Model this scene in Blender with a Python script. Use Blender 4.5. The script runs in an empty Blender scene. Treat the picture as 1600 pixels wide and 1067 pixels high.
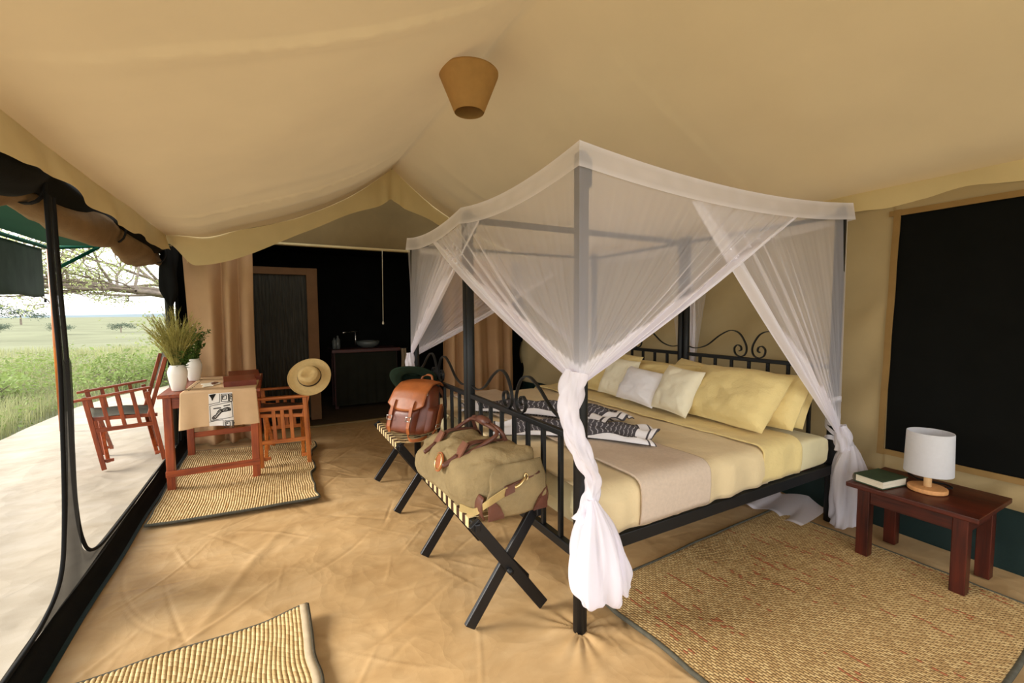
import bpy, bmesh, math, random
import numpy as np
from mathutils import Vector, Matrix
random.seed(7)
rng = np.random.default_rng(7)
S = bpy.context.scene
COL = S.collection
PI = math.pi
R = math.radians

# ------------------------------------------------------------------ camera
cam_d = bpy.data.cameras.new('camera')
cam = bpy.data.objects.new('camera', cam_d)
COL.objects.link(cam)
cam_d.sensor_width = 36.0
cam_d.lens = 681.7 / 1600 * 36.0
cam_d.clip_start = 0.05
cam_d.clip_end = 5000
_p, _y, _r = R(-3.72), R(28.73), R(-0.383)
fw = Vector((math.sin(_y) * math.cos(_p), math.cos(_y) * math.cos(_p), math.sin(_p)))
rt = Vector((math.cos(_y), -math.sin(_y), 0))
up = rt.cross(fw)
rt, up = rt * math.cos(_r) + up * math.sin(_r), up * math.cos(_r) - rt * math.sin(_r)
m = Matrix((rt, up, -fw)).transposed().to_4x4()
m.translation = Vector((0, 0, 1.4))
cam.matrix_world = m
S.camera = cam

# ------------------------------------------------------------------ sky, exposure
W = bpy.data.worlds.new('overcast_sky')
S.world = W
W.use_nodes = True
wn = W.node_tree
wn.nodes.clear()
w_out = wn.nodes.new('ShaderNodeOutputWorld')
w_bg = wn.nodes.new('ShaderNodeBackground')
w_tc = wn.nodes.new('ShaderNodeTexCoord')
w_sep = wn.nodes.new('ShaderNodeSeparateXYZ')
w_rmp = wn.nodes.new('ShaderNodeValToRGB')
w_noi = wn.nodes.new('ShaderNodeTexNoise')
w_noi.inputs['Scale'].default_value = 3.0
w_noi.inputs['Detail'].default_value = 5
w_mix = wn.nodes.new('ShaderNodeMixRGB')
w_mix.blend_type = 'MULTIPLY'
w_mix.inputs['Fac'].default_value = 0.25
w_rmp.color_ramp.elements[0].position = 0.0
w_rmp.color_ramp.elements[0].color = (1.0, 0.99, 0.97, 1)
w_rmp.color_ramp.elements[1].position = 0.8
w_rmp.color_ramp.elements[1].color = (0.92, 0.97, 1.05, 1)
wn.links.new(w_tc.outputs['Generated'], w_sep.inputs[0])
wn.links.new(w_sep.outputs['Z'], w_rmp.inputs['Fac'])
wn.links.new(w_tc.outputs['Generated'], w_noi.inputs['Vector'])
wn.links.new(w_rmp.outputs['Color'], w_mix.inputs[1])
wn.links.new(w_noi.outputs['Fac'], w_mix.inputs[2])
wn.links.new(w_mix.outputs[0], w_bg.inputs['Color'])
w_bg.inputs['Strength'].default_value = 1.0
wn.links.new(w_bg.outputs[0], w_out.inputs[0])
# soft veiled sun, low on the open left side
sun_d = bpy.data.lights.new('sun', 'SUN')
sun_d.energy = 1.7
sun_d.angle = R(25)
sun_d.color = (1.0, 0.93, 0.82)
sun = bpy.data.objects.new('sun', sun_d)
COL.objects.link(sun)
sun.rotation_euler = Vector((-0.85, 0.30, 0.46)).to_track_quat('Z', 'Y').to_euler()
S.view_settings.view_transform = 'Standard'
S.view_settings.look = 'None'
S.view_settings.gamma = 1.0
S.view_settings.use_curve_mapping = False
S.view_settings.exposure = 1.78
try:
    S.cycles.transparent_max_bounces = 24
    S.cycles.max_bounces = 10
    S.cycles.diffuse_bounces = 6
except Exception:
    pass

# ------------------------------------------------------------------ materials
MATS = {}
def new_mat(name):
    mt = bpy.data.materials.new(name)
    mt.use_nodes = True
    nt = mt.node_tree
    nt.nodes.clear()
    out = nt.nodes.new('ShaderNodeOutputMaterial')
    b = nt.nodes.new('ShaderNodeBsdfPrincipled')
    nt.links.new(b.outputs[0], out.inputs[0])
    MATS[name] = mt
    return mt, nt, b, out
def coords(nt, scale=(1, 1, 1), kind='Object'):
    tc = nt.nodes.new('ShaderNodeTexCoord')
    mp = nt.nodes.new('ShaderNodeMapping')
    mp.inputs['Scale'].default_value = scale
    nt.links.new(tc.outputs[kind], mp.inputs[0])
    return mp.outputs[0]
def noise(nt, vec, scale, detail=3, rough=0.5):
    n = nt.nodes.new('ShaderNodeTexNoise')
    n.inputs['Scale'].default_value = scale
    n.inputs['Detail'].default_value = detail
    n.inputs['Roughness'].default_value = rough
    nt.links.new(vec, n.inputs['Vector'])
    return n.outputs['Fac']
def ramp(nt, fac, stops):
    r = nt.nodes.new('ShaderNodeValToRGB')
    els = r.color_ramp.elements
    while len(els) < len(stops):
        els.new(0.5)
    for e, (p, c) in zip(els, stops):
        e.position = p
        e.color = tuple(c) + (1,)
    nt.links.new(fac, r.inputs['Fac'])
    return r.outputs['Color']
def mth(nt, op, a, b=None):
    n = nt.nodes.new('ShaderNodeMath')
    n.operation = op
    for i, q in enumerate((a, b)):
        if q is None:
            continue
        if isinstance(q, (int, float)):
            n.inputs[i].default_value = q
        else:
            nt.links.new(q, n.inputs[i])
    return n.outputs[0]
def bumpn(nt, h, bsdf, strength, dist):
    bp = nt.nodes.new('ShaderNodeBump')
    bp.inputs['Strength'].default_value = strength
    bp.inputs['Distance'].default_value = dist
    nt.links.new(h, bp.inputs['Height'])
    nt.links.new(bp.outputs[0], bsdf.inputs['Normal'])
    return bp
def cmul(c, k):
    return tuple(max(0, min(1, v * k)) for v in c)
def M(name, col, rough=0.8, spec=0.2, var=0.08, vs=4.0, bump=0.0, bs=60.0, bd=0.004, metal=0.0, trans=0.0, stretch=(1, 1, 1), sheen=0.0):
    mt, nt, b, out = new_mat(name)
    v = coords(nt, stretch)
    f = noise(nt, v, vs, 5, 0.6)
    c = ramp(nt, f, [(0.3, cmul(col, 1 - var)), (0.7, cmul(col, 1 + var))])
    nt.links.new(c, b.inputs['Base Color'])
    b.inputs['Roughness'].default_value = rough
    b.inputs['Specular IOR Level'].default_value = spec
    b.inputs['Metallic'].default_value = metal
    if sheen:
        b.inputs['Sheen Weight'].default_value = sheen
    if bump:
        bumpn(nt, noise(nt, v, bs, 4, 0.6), b, bump, bd)
    if trans:
        tr = nt.nodes.new('ShaderNodeBsdfTranslucent')
        nt.links.new(c, tr.inputs['Color'])
        mx = nt.nodes.new('ShaderNodeMixShader')
        mx.inputs[0].default_value = trans
        nt.links.new(b.outputs[0], mx.inputs[1])
        nt.links.new(tr.outputs[0], mx.inputs[2])
        nt.links.new(mx.outputs[0], out.inputs[0])
    return mt
def wood(name, dark, light, axis, rough=0.38, spec=0.45):
    mt, nt, b, out = new_mat(name)
    sc = [34, 34, 34]
    sc[axis] = 2.2
    v = coords(nt, sc)
    f = noise(nt, v, 1.0, 6, 0.65)
    v2 = coords(nt, (3, 3, 3))
    f2 = noise(nt, v2, 1.4, 3)
    f3 = mth(nt, 'ADD', mth(nt, 'MULTIPLY', f, 0.7), mth(nt, 'MULTIPLY', f2, 0.35))
    c = ramp(nt, f3, [(0.36, dark), (0.52, tuple((a + q) / 2 for a, q in zip(dark, light))), (0.68, light)])
    nt.links.new(c, b.inputs['Base Color'])
    b.inputs['Roughness'].default_value = rough
    b.inputs['Specular IOR Level'].default_value = spec
    bumpn(nt, f, b, 0.25, 0.003)
    return mt

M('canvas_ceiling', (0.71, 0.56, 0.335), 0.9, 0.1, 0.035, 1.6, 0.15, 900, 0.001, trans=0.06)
M('canvas_valance', (0.74, 0.60, 0.32), 0.9, 0.1, 0.05, 3, 0.15, 900, 0.001, trans=0.12)
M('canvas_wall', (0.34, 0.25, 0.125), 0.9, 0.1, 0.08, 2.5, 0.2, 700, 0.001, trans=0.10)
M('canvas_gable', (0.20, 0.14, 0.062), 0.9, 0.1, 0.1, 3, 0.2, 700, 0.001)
M('canvas_curtain', (0.52, 0.32, 0.165), 0.85, 0.15, 0.07, 3, 0.2, 700, 0.001, trans=0.12)
M('canvas_roll', (0.22, 0.14, 0.07), 0.9, 0.1, 0.15, 5, 0.4, 40, 0.01)
M('canvas_binding', (0.27, 0.165, 0.06), 0.85, 0.15, 0.08, 8, 0.3, 400, 0.001)
def sheet_mat(name, c0, c1, c2, rough, spec, crumple, sc):
    # crumpled canvas groundsheet: mottled, with fold facets
    mt, nt, b, out = new_mat(name)
    v = coords(nt)
    f = mth(nt, 'ADD', mth(nt, 'MULTIPLY', noise(nt, v, 1.6, 6, 0.65), 0.6), mth(nt, 'MULTIPLY', noise(nt, coords(nt, (1.0, 3.2, 1)), 2.3, 4, 0.6), 0.4))
    c = ramp(nt, f, [(0.36, c0), (0.5, c1), (0.64, c2)])
    nt.links.new(c, b.inputs['Base Color'])
    b.inputs['Roughness'].default_value = rough
    b.inputs['Specular IOR Level'].default_value = spec
    wv = nt.nodes.new('ShaderNodeTexNoise')
    wv.inputs['Scale'].default_value = 2.2
    nt.links.new(v, wv.inputs['Vector'])
    ad = nt.nodes.new('ShaderNodeVectorMath')
    ad.operation = 'MULTIPLY_ADD'
    nt.links.new(wv.outputs['Color'], ad.inputs[0])
    ad.inputs[1].default_value = (.35, .35, .35)
    nt.links.new(v, ad.inputs[2])
    hs = None
    for k, (sca, wgt) in enumerate(((sc, 1.0), (sc * 2.7, .40), (sc * 6.5, .12))):
        vo = nt.nodes.new('ShaderNodeTexVoronoi')
        vo.feature = 'F1'
        vo.inputs['Scale'].default_value = sca
        nt.links.new(ad.outputs[0], vo.inputs['Vector'])
        q = mth(nt, 'MULTIPLY', vo.outputs['Distance'], wgt)
        hs = q if hs is None else mth(nt, 'ADD', hs, q)
    hs = mth(nt, 'ADD', hs, mth(nt, 'MULTIPLY', noise(nt, v, 260, 2), 0.012))
    bumpn(nt, hs, b, crumple, 0.03)
    return mt
sheet_mat('groundsheet', (0.40, 0.245, 0.105), (0.485, 0.315, 0.148), (0.56, 0.385, 0.20), 0.5, 0.32, 0.45, 2.4)
sheet_mat('veranda_sheet', (0.385, 0.32, 0.235), (0.45, 0.385, 0.295), (0.50, 0.44, 0.355), 0.75, 0.2, 0.8, 1.3)
M('green_vinyl', (0.007, 0.022, 0.020), 0.55, 0.3, 0.15, 4, 0.3, 30, 0.006)
M('black_canvas', (0.009, 0.009, 0.008), 0.85, 0.1, 0.2, 6, 0.3, 60, 0.004)
M('black_screen', (0.006, 0.0062, 0.0055), 0.9, 0.06, 0.1, 6, 0.3, 1500, 0.0006)
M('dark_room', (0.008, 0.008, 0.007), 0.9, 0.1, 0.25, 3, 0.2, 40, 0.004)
M('dark_floor', (0.07, 0.05, 0.032), 0.8, 0.15, 0.3, 4, 0.4, 20, 0.01, stretch=(1, 8, 1))
M('awning_green', (0.012, 0.050, 0.026), 0.75, 0.2, 0.1, 3, 0.3, 200, 0.002, trans=0.15)
M('flap_green', (0.075, 0.105, 0.080), 0.7, 0.25, 0.25, 5, 0.3, 60, 0.004, trans=0.4, stretch=(1, 1, .4))
M('green_tube', (0.006, 0.07, 0.04), 0.85, 0.1, 0.1, 6)
M('cord_cream', (0.72, 0.66, 0.50), 0.8, 0.2, 0.05, 9, 0.4, 300, 0.001)
M('dark_olive_post', (0.035, 0.034, 0.022), 0.6, 0.3, 0.2, 6, 0.3, 40, 0.004)
M('black_metal', (0.007, 0.008, 0.009), 0.45, 0.35, 0.15, 12)
M('black_paint_wood', (0.006, 0.0065, 0.008), 0.38, 0.4, 0.2, 12, 0.15, 90, 0.002)
M('steel', (0.72, 0.71, 0.68), 0.25, 0.6, 0.03, 10, metal=1.0)
M('brass', (0.78, 0.58, 0.28), 0.3, 0.6, 0.05, 10, metal=1.0)
M('linen_yellow', (0.74, 0.595, 0.275), 0.9, 0.1, 0.05, 5, 0.6, 22, 0.012, sheen=0.1)
M('linen_pale', (0.83, 0.75, 0.47), 0.9, 0.1, 0.05, 4, 0.6, 18, 0.012, sheen=0.1)
M('linen_duvet', (0.71, 0.575, 0.345), 0.9, 0.1, 0.05, 5, 0.55, 40, 0.006, sheen=0.1)
M('linen_cream', (0.80, 0.74, 0.56), 0.9, 0.1, 0.04, 6, 0.35, 30, 0.006, sheen=0.1)
M('linen_white', (0.82, 0.80, 0.82), 0.9, 0.1, 0.03, 6, 0.35, 30, 0.006, sheen=0.1)
M('runner_beige', (0.60, 0.49, 0.39), 0.95, 0.05, 0.06, 60, 0.35, 500, 0.002)
M('duffel_canvas', (0.27, 0.20, 0.10), 0.85, 0.15, 0.16, 9, 0.6, 26, 0.014)
M('duffel_strap', (0.40, 0.29, 0.12), 0.85, 0.15, 0.08, 30, 0.4, 300, 0.001)
M('leather_dark', (0.115, 0.040, 0.024), 0.42, 0.45, 0.25, 14, 0.35, 60, 0.003)
M('leather_folder', (0.16, 0.028, 0.010), 0.35, 0.5, 0.25, 12, 0.3, 50, 0.003)
M('screen_frame', (0.16, 0.085, 0.040), 0.9, 0.1, 0.1, 6)
M('leather_patch', (0.19, 0.070, 0.035), 0.5, 0.4, 0.25, 14, 0.35, 60, 0.003)
M('leather_tan', (0.36, 0.105, 0.026), 0.40, 0.45, 0.22, 10, 0.3, 50, 0.003)
M('leather_body', (0.17, 0.042, 0.018), 0.36, 0.5, 0.25, 9, 0.3, 50, 0.003)
M('felt_green', (0.016, 0.028, 0.018), 0.95, 0.05, 0.15, 12, 0.3, 200, 0.001)
M('strap_cream', (0.66, 0.52, 0.28), 0.85, 0.1, 0.06, 20, 0.4, 300, 0.001)
M('strap_brown', (0.055, 0.026, 0.016), 0.8, 0.15, 0.1, 20, 0.4, 300, 0.001)
M('straw', (0.62, 0.44, 0.19), 0.75, 0.2, 0.08, 30, 0.5, 260, 0.002, trans=0.1)
M('hat_ribbon', (0.03, 0.022, 0.015), 0.7, 0.2)
M('ceramic', (0.80, 0.75, 0.66), 0.35, 0.5, 0.03, 5, 0.1, 30, 0.002)
M('table_cloth', (0.62, 0.42, 0.24), 0.9, 0.1, 0.05, 8, 0.3, 400, 0.001)
M('print_white', (0.80, 0.76, 0.70), 0.9, 0.1, 0.03)
M('print_black', (0.02, 0.018, 0.016), 0.9, 0.1, 0.03)
M('paper', (0.82, 0.76, 0.62), 0.85, 0.1, 0.05, 30)
M('page_edges', (0.66, 0.60, 0.47), 0.9, 0.05, 0.2, 10, 0.6, 4, 0.004, stretch=(1, 1, 120))
M('book_green', (0.035, 0.055, 0.028), 0.7, 0.2, 0.25, 14)
M('book_spine', (0.10, 0.08, 0.05), 0.7, 0.2, 0.2, 14)
M('lamp_linen', (0.80, 0.80, 0.82), 0.9, 0.1, 0.02, 60, 0.3, 600, 0.001, trans=0.4)
M('lamp_wood', (0.62, 0.30, 0.11), 0.45, 0.4, 0.12, 14, stretch=(1, 8, 1))
M('lamp_stem_wood', (0.78, 0.52, 0.26), 0.45, 0.4, 0.08, 14)
M('basket_paper', (0.50, 0.29, 0.105), 0.85, 0.15, 0.07, 14, 0.4, 160, 0.002, trans=0.12)
M('mesh_hem', (0.010, 0.010, 0.010), 0.8, 0.15, 0.1, 20)
M('towel', (0.30, 0.22, 0.13), 0.95, 0.05, 0.1, 20)
M('glass_dim', (0.10, 0.11, 0.10), 0.15, 0.5)
M('ground', (0.185, 0.190, 0.115), 0.95, 0.05, 0.2, 0.12, 0.5, 1.2, 0.2)
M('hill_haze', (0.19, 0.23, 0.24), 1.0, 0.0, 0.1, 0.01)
M('grass_blade', (0.33, 0.34, 0.165), 0.75, 0.2, 0.45, 0.9, trans=0.35)
M('weed_leaf', (0.245, 0.32, 0.095), 0.65, 0.25, 0.4, 2.0, trans=0.35)
M('bark', (0.26, 0.21, 0.17), 0.95, 0.05, 0.3, 8, 0.5, 30, 0.02)
M('acacia_leaf', (0.46, 0.52, 0.22), 0.8, 0.15, 0.3, 1.2, trans=0.5)
M('far_leaf', (0.10, 0.13, 0.09), 0.95, 0.05, 0.3, 0.4)
M('dry_grass', (0.40, 0.36, 0.11), 0.85, 0.1, 0.35, 12, trans=0.3)
M('plant_leaf', (0.10, 0.18, 0.035), 0.6, 0.3, 0.4, 16, trans=0.3)
M('flower_cream', (0.75, 0.68, 0.5), 0.9, 0.1)
M('rug_binding', (0.085, 0.080, 0.060), 0.9, 0.1, 0.2, 30, 0.4, 300, 0.002)
for ax, q in enumerate('xyz'):
    wood('mahogany_' + q, (0.016, 0.004, 0.0025), (0.10, 0.016, 0.006), ax, 0.38, 0.35)
    wood('redwood_' + q, (0.105, 0.014, 0.004), (0.40, 0.080, 0.016), ax)
    wood('teak_' + q, (0.22, 0.042, 0.006), (0.62, 0.19, 0.028), ax)

# woven sisal: rows run along y (UV: u counts rows, v is metres along the row)
def rug_mat(name, knot, base, light, dark, gap, accent, acc_amt, twist, kpow=0.45):
    mt, nt, b, out = new_mat(name)
    uvn = nt.nodes.new('ShaderNodeUVMap')
    v = uvn.outputs[0]
    sp = nt.nodes.new('ShaderNodeSeparateXYZ')
    nt.links.new(v, sp.inputs[0])
    rx, ym = sp.outputs['X'], sp.outputs['Y']
    row = mth(nt, 'FLOOR', rx)
    fx = mth(nt, 'FRACT', rx)
    wr = nt.nodes.new('ShaderNodeTexWhiteNoise')
    wr.noise_dimensions = '1D'
    nt.links.new(row, wr.inputs['W'])
    ty = mth(nt, 'ADD', mth(nt, 'DIVIDE', ym, knot), mth(nt, 'ADD', mth(nt, 'MULTIPLY', row, 0.5), mth(nt, 'MULTIPLY', wr.outputs['Value'], 0.22)))
    ty = mth(nt, 'ADD', ty, mth(nt, 'MULTIPLY', fx, twist))
    kn = mth(nt, 'FLOOR', ty)
    cv = nt.nodes.new('ShaderNodeCombineXYZ')
    nt.links.new(row, cv.inputs[0])
    nt.links.new(kn, cv.inputs[1])
    wnz = nt.nodes.new('ShaderNodeTexWhiteNoise')
    nt.links.new(cv.outputs[0], wnz.inputs['Vector'])
    blot = noise(nt, coords(nt, (1, 1, 1)), 3.0, 3)
    mixv = mth(nt, 'ADD', mth(nt, 'MULTIPLY', wnz.outputs['Value'], 0.55), mth(nt, 'MULTIPLY', blot, 0.45))
    c1 = ramp(nt, mixv, [(0.15, dark), (0.45, base), (0.8, light)])
    cs = nt.nodes.new('ShaderNodeCombineXYZ')
    nt.links.new(mth(nt, 'MULTIPLY', row, 7.31), cs.inputs[0])
    nt.links.new(mth(nt, 'MULTIPLY', ym, 1.7), cs.inputs[1])
    st = noise(nt, cs.outputs[0], 1.0, 1)
    sel = mth(nt, 'GREATER_THAN', mth(nt, 'ADD', mth(nt, 'MULTIPLY', st, 0.7), mth(nt, 'MULTIPLY', noise(nt, coords(nt, (1.6, .5, 1)), 2.0, 2), 0.3)), acc_amt)
    sel = mth(nt, 'MULTIPLY', sel, mth(nt, 'GREATER_THAN', wnz.outputs['Value'], 0.45))
    mx = nt.nodes.new('ShaderNodeMixRGB')
    nt.links.new(mth(nt, 'MULTIPLY', sel, 0.85), mx.inputs['Fac'])
    nt.links.new(c1, mx.inputs[1])
    mx.inputs[2].default_value = accent + (1,)
    fr = mth(nt, 'SINE', mth(nt, 'MULTIPLY', fx, PI))
    fk = mth(nt, 'SINE', mth(nt, 'MULTIPLY', mth(nt, 'FRACT', ty), PI))
    h = mth(nt, 'MULTIPLY', mth(nt, 'POWER', fr, 0.6), mth(nt, 'POWER', fk, kpow))
    # groove shade between the wrapped strands, put into the colour
    g = nt.nodes.new('ShaderNodeMixRGB')
    nt.links.new(mth(nt, 'LESS_THAN', h, 0.50), g.inputs['Fac'])
    nt.links.new(mx.outputs[0], g.inputs[1])
    g.inputs[2].default_value = gap + (1,)
    nt.links.new(g.outputs[0], b.inputs['Base Color'])
    b.inputs['Roughness'].default_value = 0.7
    b.inputs['Specular IOR Level'].default_value = 0.25
    bumpn(nt, h, b, 0.8, 0.005)
    return mt
rug_mat('sisal_fine', 0.024, (0.41, 0.27, 0.112), (0.52, 0.37, 0.17), (0.31, 0.19, 0.075), (0.19, 0.11, 0.042), (0.30, 0.075, 0.03), 0.60, 0.25)
rug_mat('sisal_coarse', 0.026, (0.50, 0.345, 0.155), (0.60, 0.44, 0.22), (0.39, 0.25, 0.10), (0.22, 0.13, 0.05), (0.42, 0.22, 0.07), 0.66, 0.55, 0.14)

# sheer netting: 'dens' is how much thread covers the ground (layers and gathers)
def net_mat(name, col, trans=0.5):
    mt, nt, b, out = new_mat(name)
    nt.nodes.remove(b)
    at = nt.nodes.new('ShaderNodeAttribute')
    at.attribute_name = 'dens'
    df = nt.nodes.new('ShaderNodeBsdfDiffuse')
    tl = nt.nodes.new('ShaderNodeBsdfTranslucent')
    df.inputs['Color'].default_value = col + (1,)
    tl.inputs['Color'].default_value = col + (1,)
    mx = nt.nodes.new('ShaderNodeMixShader')
    mx.inputs[0].default_value = trans
    nt.links.new(df.outputs[0], mx.inputs[1])
    nt.links.new(tl.outputs[0], mx.inputs[2])
    tp = nt.nodes.new('ShaderNodeBsdfTransparent')
    m2 = nt.nodes.new('ShaderNodeMixShader')
    nt.links.new(at.outputs['Fac'], m2.inputs[0])
    nt.links.new(tp.outputs[0], m2.inputs[1])
    nt.links.new(mx.outputs[0], m2.inputs[2])
    nt.links.new(m2.outputs[0], out.inputs[0])
    return mt
net_mat('mosquito_net', (0.93, 0.90, 0.97), 0.28)
net_mat('black_mesh', (0.03, 0.028, 0.025), 0.3)

# scarf: charcoal body with white chevron rows, white ends with dark bands (u = length, v = across)
def scarf_mat():
    mt, nt, b, out = new_mat('scarf_weave')
    tc = nt.nodes.new('ShaderNodeUVMap')
    sp = nt.nodes.new('ShaderNodeSeparateXYZ')
    nt.links.new(tc.outputs[0], sp.inputs[0])
    u, v = sp.outputs['X'], sp.outputs['Y']
    zig = mth(nt, 'ABSOLUTE', mth(nt, 'SUBTRACT', mth(nt, 'FRACT', mth(nt, 'MULTIPLY', v, 12)), 0.5))
    fr = mth(nt, 'FRACT', mth(nt, 'ADD', mth(nt, 'MULTIPLY', u, 34), mth(nt, 'MULTIPLY', zig, 0.5)))
    ln = mth(nt, 'MULTIPLY', mth(nt, 'GREATER_THAN', fr, 0.80), 0.40)
    gap = mth(nt, 'GREATER_THAN', mth(nt, 'FRACT', mth(nt, 'MULTIPLY', v, 12)), 0.12)
    ln = mth(nt, 'MULTIPLY', ln, gap)
    d = mth(nt, 'ABSOLUTE', mth(nt, 'SUBTRACT', u, 0.5))
    d2 = mth(nt, 'ABSOLUTE', mth(nt, 'SUBTRACT', v, 0.5))
    e = mth(nt, 'MAXIMUM', mth(nt, 'SUBTRACT', d, 0.37), mth(nt, 'SUBTRACT', d2, 0.42))
    border = mth(nt, 'GREATER_THAN', e, 0.0)
    bands = mth(nt, 'GREATER_THAN', mth(nt, 'FRACT', mth(nt, 'MULTIPLY', e, 22)), 0.68)
    bcol = mth(nt, 'SUBTRACT', 1.0, mth(nt, 'MULTIPLY', bands, mth(nt, 'GREATER_THAN', e, 0.05)))
    val = mth(nt, 'ADD', mth(nt, 'MULTIPLY', ln, mth(nt, 'SUBTRACT', 1.0, border)), mth(nt, 'MULTIPLY', bcol, border))
    c = ramp(nt, val, [(0.0, (0.075, 0.068, 0.075)), (1.0, (0.78, 0.76, 0.78))])
    nt.links.new(c, b.inputs['Base Color'])
    b.inputs['Roughness'].default_value = 0.95
    b.inputs['Specular IOR Level'].default_value = 0.1
scarf_mat()

# ------------------------------------------------------------------ mesh helpers
LOC = {}
def tag(o, label=None, cat=None, group=None, kind=None):
    if label: o['label'] = label
    if cat: o['category'] = cat
    if group: o['group'] = group
    if kind: o['kind'] = kind
    return o
def thing(name, label, cat, loc=(0, 0, 0), rz=0.0, group=None):
    o = bpy.data.objects.new(name, None)
    o.empty_display_size = 0.1
    COL.objects.link(o)
    o.location = loc
    o.rotation_euler = (0, 0, rz)
    LOC[o] = Vector(loc)
    return tag(o, label, cat, group)
def finish(o, mat, parent, smooth, bevel, solid):
    me = o.data
    if mat:
        me.materials.append(MATS[mat])
    if smooth:
        for p in me.polygons:
            p.use_smooth = True
    if solid:
        md = o.modifiers.new('thickness', 'SOLIDIFY')
        md.thickness = solid
        md.offset = 0
    if bevel:
        md = o.modifiers.new('bevel', 'BEVEL')
        md.width = bevel
        md.segments = 2
        md.limit_method = 'ANGLE'
        md.angle_limit = R(40)
    COL.objects.link(o)
    if parent:
        o.parent = parent
    return o
class MB:
    def __init__(s):
        s.v = []
        s.f = []
    def add(s, vs, fs):
        k = len(s.v)
        s.v += [tuple(p) for p in vs]
        s.f += [tuple(i + k for i in f) for f in fs]
        return s
    def box(s, c, d, rot=None):
        vs = []
        for z in (-.5, .5):
            for x, y in ((-.5, -.5), (.5, -.5), (.5, .5), (-.5, .5)):
                p = Vector((x * d[0], y * d[1], z * d[2]))
                if rot is not None:
                    p = rot @ p
                vs.append(p + Vector(c))
        return s.add(vs, [(3, 2, 1, 0), (4, 5, 6, 7), (0, 1, 5, 4), (1, 2, 6, 5), (2, 3, 7, 6), (3, 0, 4, 7)])
    def beam(s, a, b, w, h, upv=(0, 0, 1)):
        a, b = Vector(a), Vector(b)
        d = (b - a)
        L = d.length
        d.normalize()
        u = Vector(upv)
        if abs(d.dot(u)) > 0.98:
            u = Vector((1, 0, 0))
        sd = d.cross(u).normalized()
        u = sd.cross(d)
        rot = Matrix((d, sd, u)).transposed()
        return s.box((a + b) / 2, (L, w, h), rot)
    def tube(s, path, r, n=8, cap=True, flat=None):
        P = [Vector(p) for p in path]
        k0 = len(s.v)
        t0 = (P[1] - P[0]).normalized()
        ref = Vector((0, 0, 1)) if abs(t0.z) < 0.9 else Vector((1, 0, 0))
        nrm = (ref - t0 * ref.dot(t0)).normalized()
        for i, p in enumerate(P):
            t = (P[min(i + 1, len(P) - 1)] - P[max(i - 1, 0)])
            if t.length < 1e-9:
                t = t0.copy()
            t.normalize()
            nrm = (nrm - t * nrm.dot(t))
            if nrm.length < 1e-6:
                nrm = t.orthogonal()
            nrm.normalize()
            bn = t.cross(nrm)
            rr = r[i] if isinstance(r, (list, tuple)) else r
            for j in range(n):
                a = 2 * PI * j / n
                s.v.append(tuple(p + (nrm * math.cos(a) + bn * math.sin(a)) * rr))
        for i in range(len(P) - 1):
            for j in range(n):
                a = k0 + i * n + j
                b = k0 + i * n + (j + 1) % n
                s.f.append((a, b, b + n, a + n))
        if cap:
            s.f.append(tuple(k0 + j for j in reversed(range(n))))
            s.f.append(tuple(k0 + (len(P) - 1) * n + j for j in range(n)))
        return s
    def ribbon(s, path, w, th, wdir):
        # flat bar: width w along wdir, thickness th across
        P = [Vector(p) for p in path]
        wd = Vector(wdir).normalized()
        k0 = len(s.v)
        for i, p in enumerate(P):
            t = (P[min(i + 1, len(P) - 1)] - P[max(i - 1, 0)]).normalized()
            nn = t.cross(wd).normalized()
            for a, b in ((-1, -1), (1, -1), (1, 1), (-1, 1)):
                s.v.append(tuple(p + wd * (a * w / 2) + nn * (b * th / 2)))
        for i in range(len(P) - 1):
            for j in range(4):
                a = k0 + i * 4 + j
                b = k0 + i * 4 + (j + 1) % 4
                s.f.append((a, b, b + 4, a + 4))
        s.f.append((k0 + 3, k0 + 2, k0 + 1, k0))
        e = k0 + (len(P) - 1) * 4
        s.f.append((e, e + 1, e + 2, e + 3))
        return s
    def lathe(s, prof, c=(0, 0, 0), n=24, cap=True, sx=1, sy=1):
        k0 = len(s.v)
        for r, z in prof:
            for j in range(n):
                a = 2 * PI * j / n
                s.v.append((c[0] + r * sx * math.cos(a), c[1] + r * sy * math.sin(a), c[2] + z))
        for i in range(len(prof) - 1):
            for j in range(n):
                a = k0 + i * n + j
                b = k0 + i * n + (j + 1) % n
                s.f.append((a, b, b + n, a + n))
        if cap:
            s.f.append(tuple(k0 + j for j in reversed(range(n))))
            s.f.append(tuple(k0 + (len(prof) - 1) * n + j for j in range(n)))
        return s
    def grid(s, fn, nu, nv, cu=False):
        k0 = len(s.v)
        for i in range(nu + (0 if cu else 1)):
            for j in range(nv + 1):
                s.v.append(tuple(fn(i / nu, j / nv)))
        n = nv + 1
        tot = nu if cu else nu + 1
        for i in range(nu):
            for j in range(nv):
                a = k0 + i * n + j
                b = k0 + ((i + 1) % tot) * n + j
                s.f.append((a, b, b + 1, a + 1))
        return s
    def prism(s, poly, fn0, fn1):
        n = len(poly)
        vs = [fn0(*p) for p in poly] + [fn1(*p) for p in poly]
        fs = [tuple(reversed(range(n))), tuple(range(n, 2 * n))]
        for i in range(n):
            j = (i + 1) % n
            fs.append((i, j, n + j, n + i))
        return s.add(vs, fs)
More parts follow.
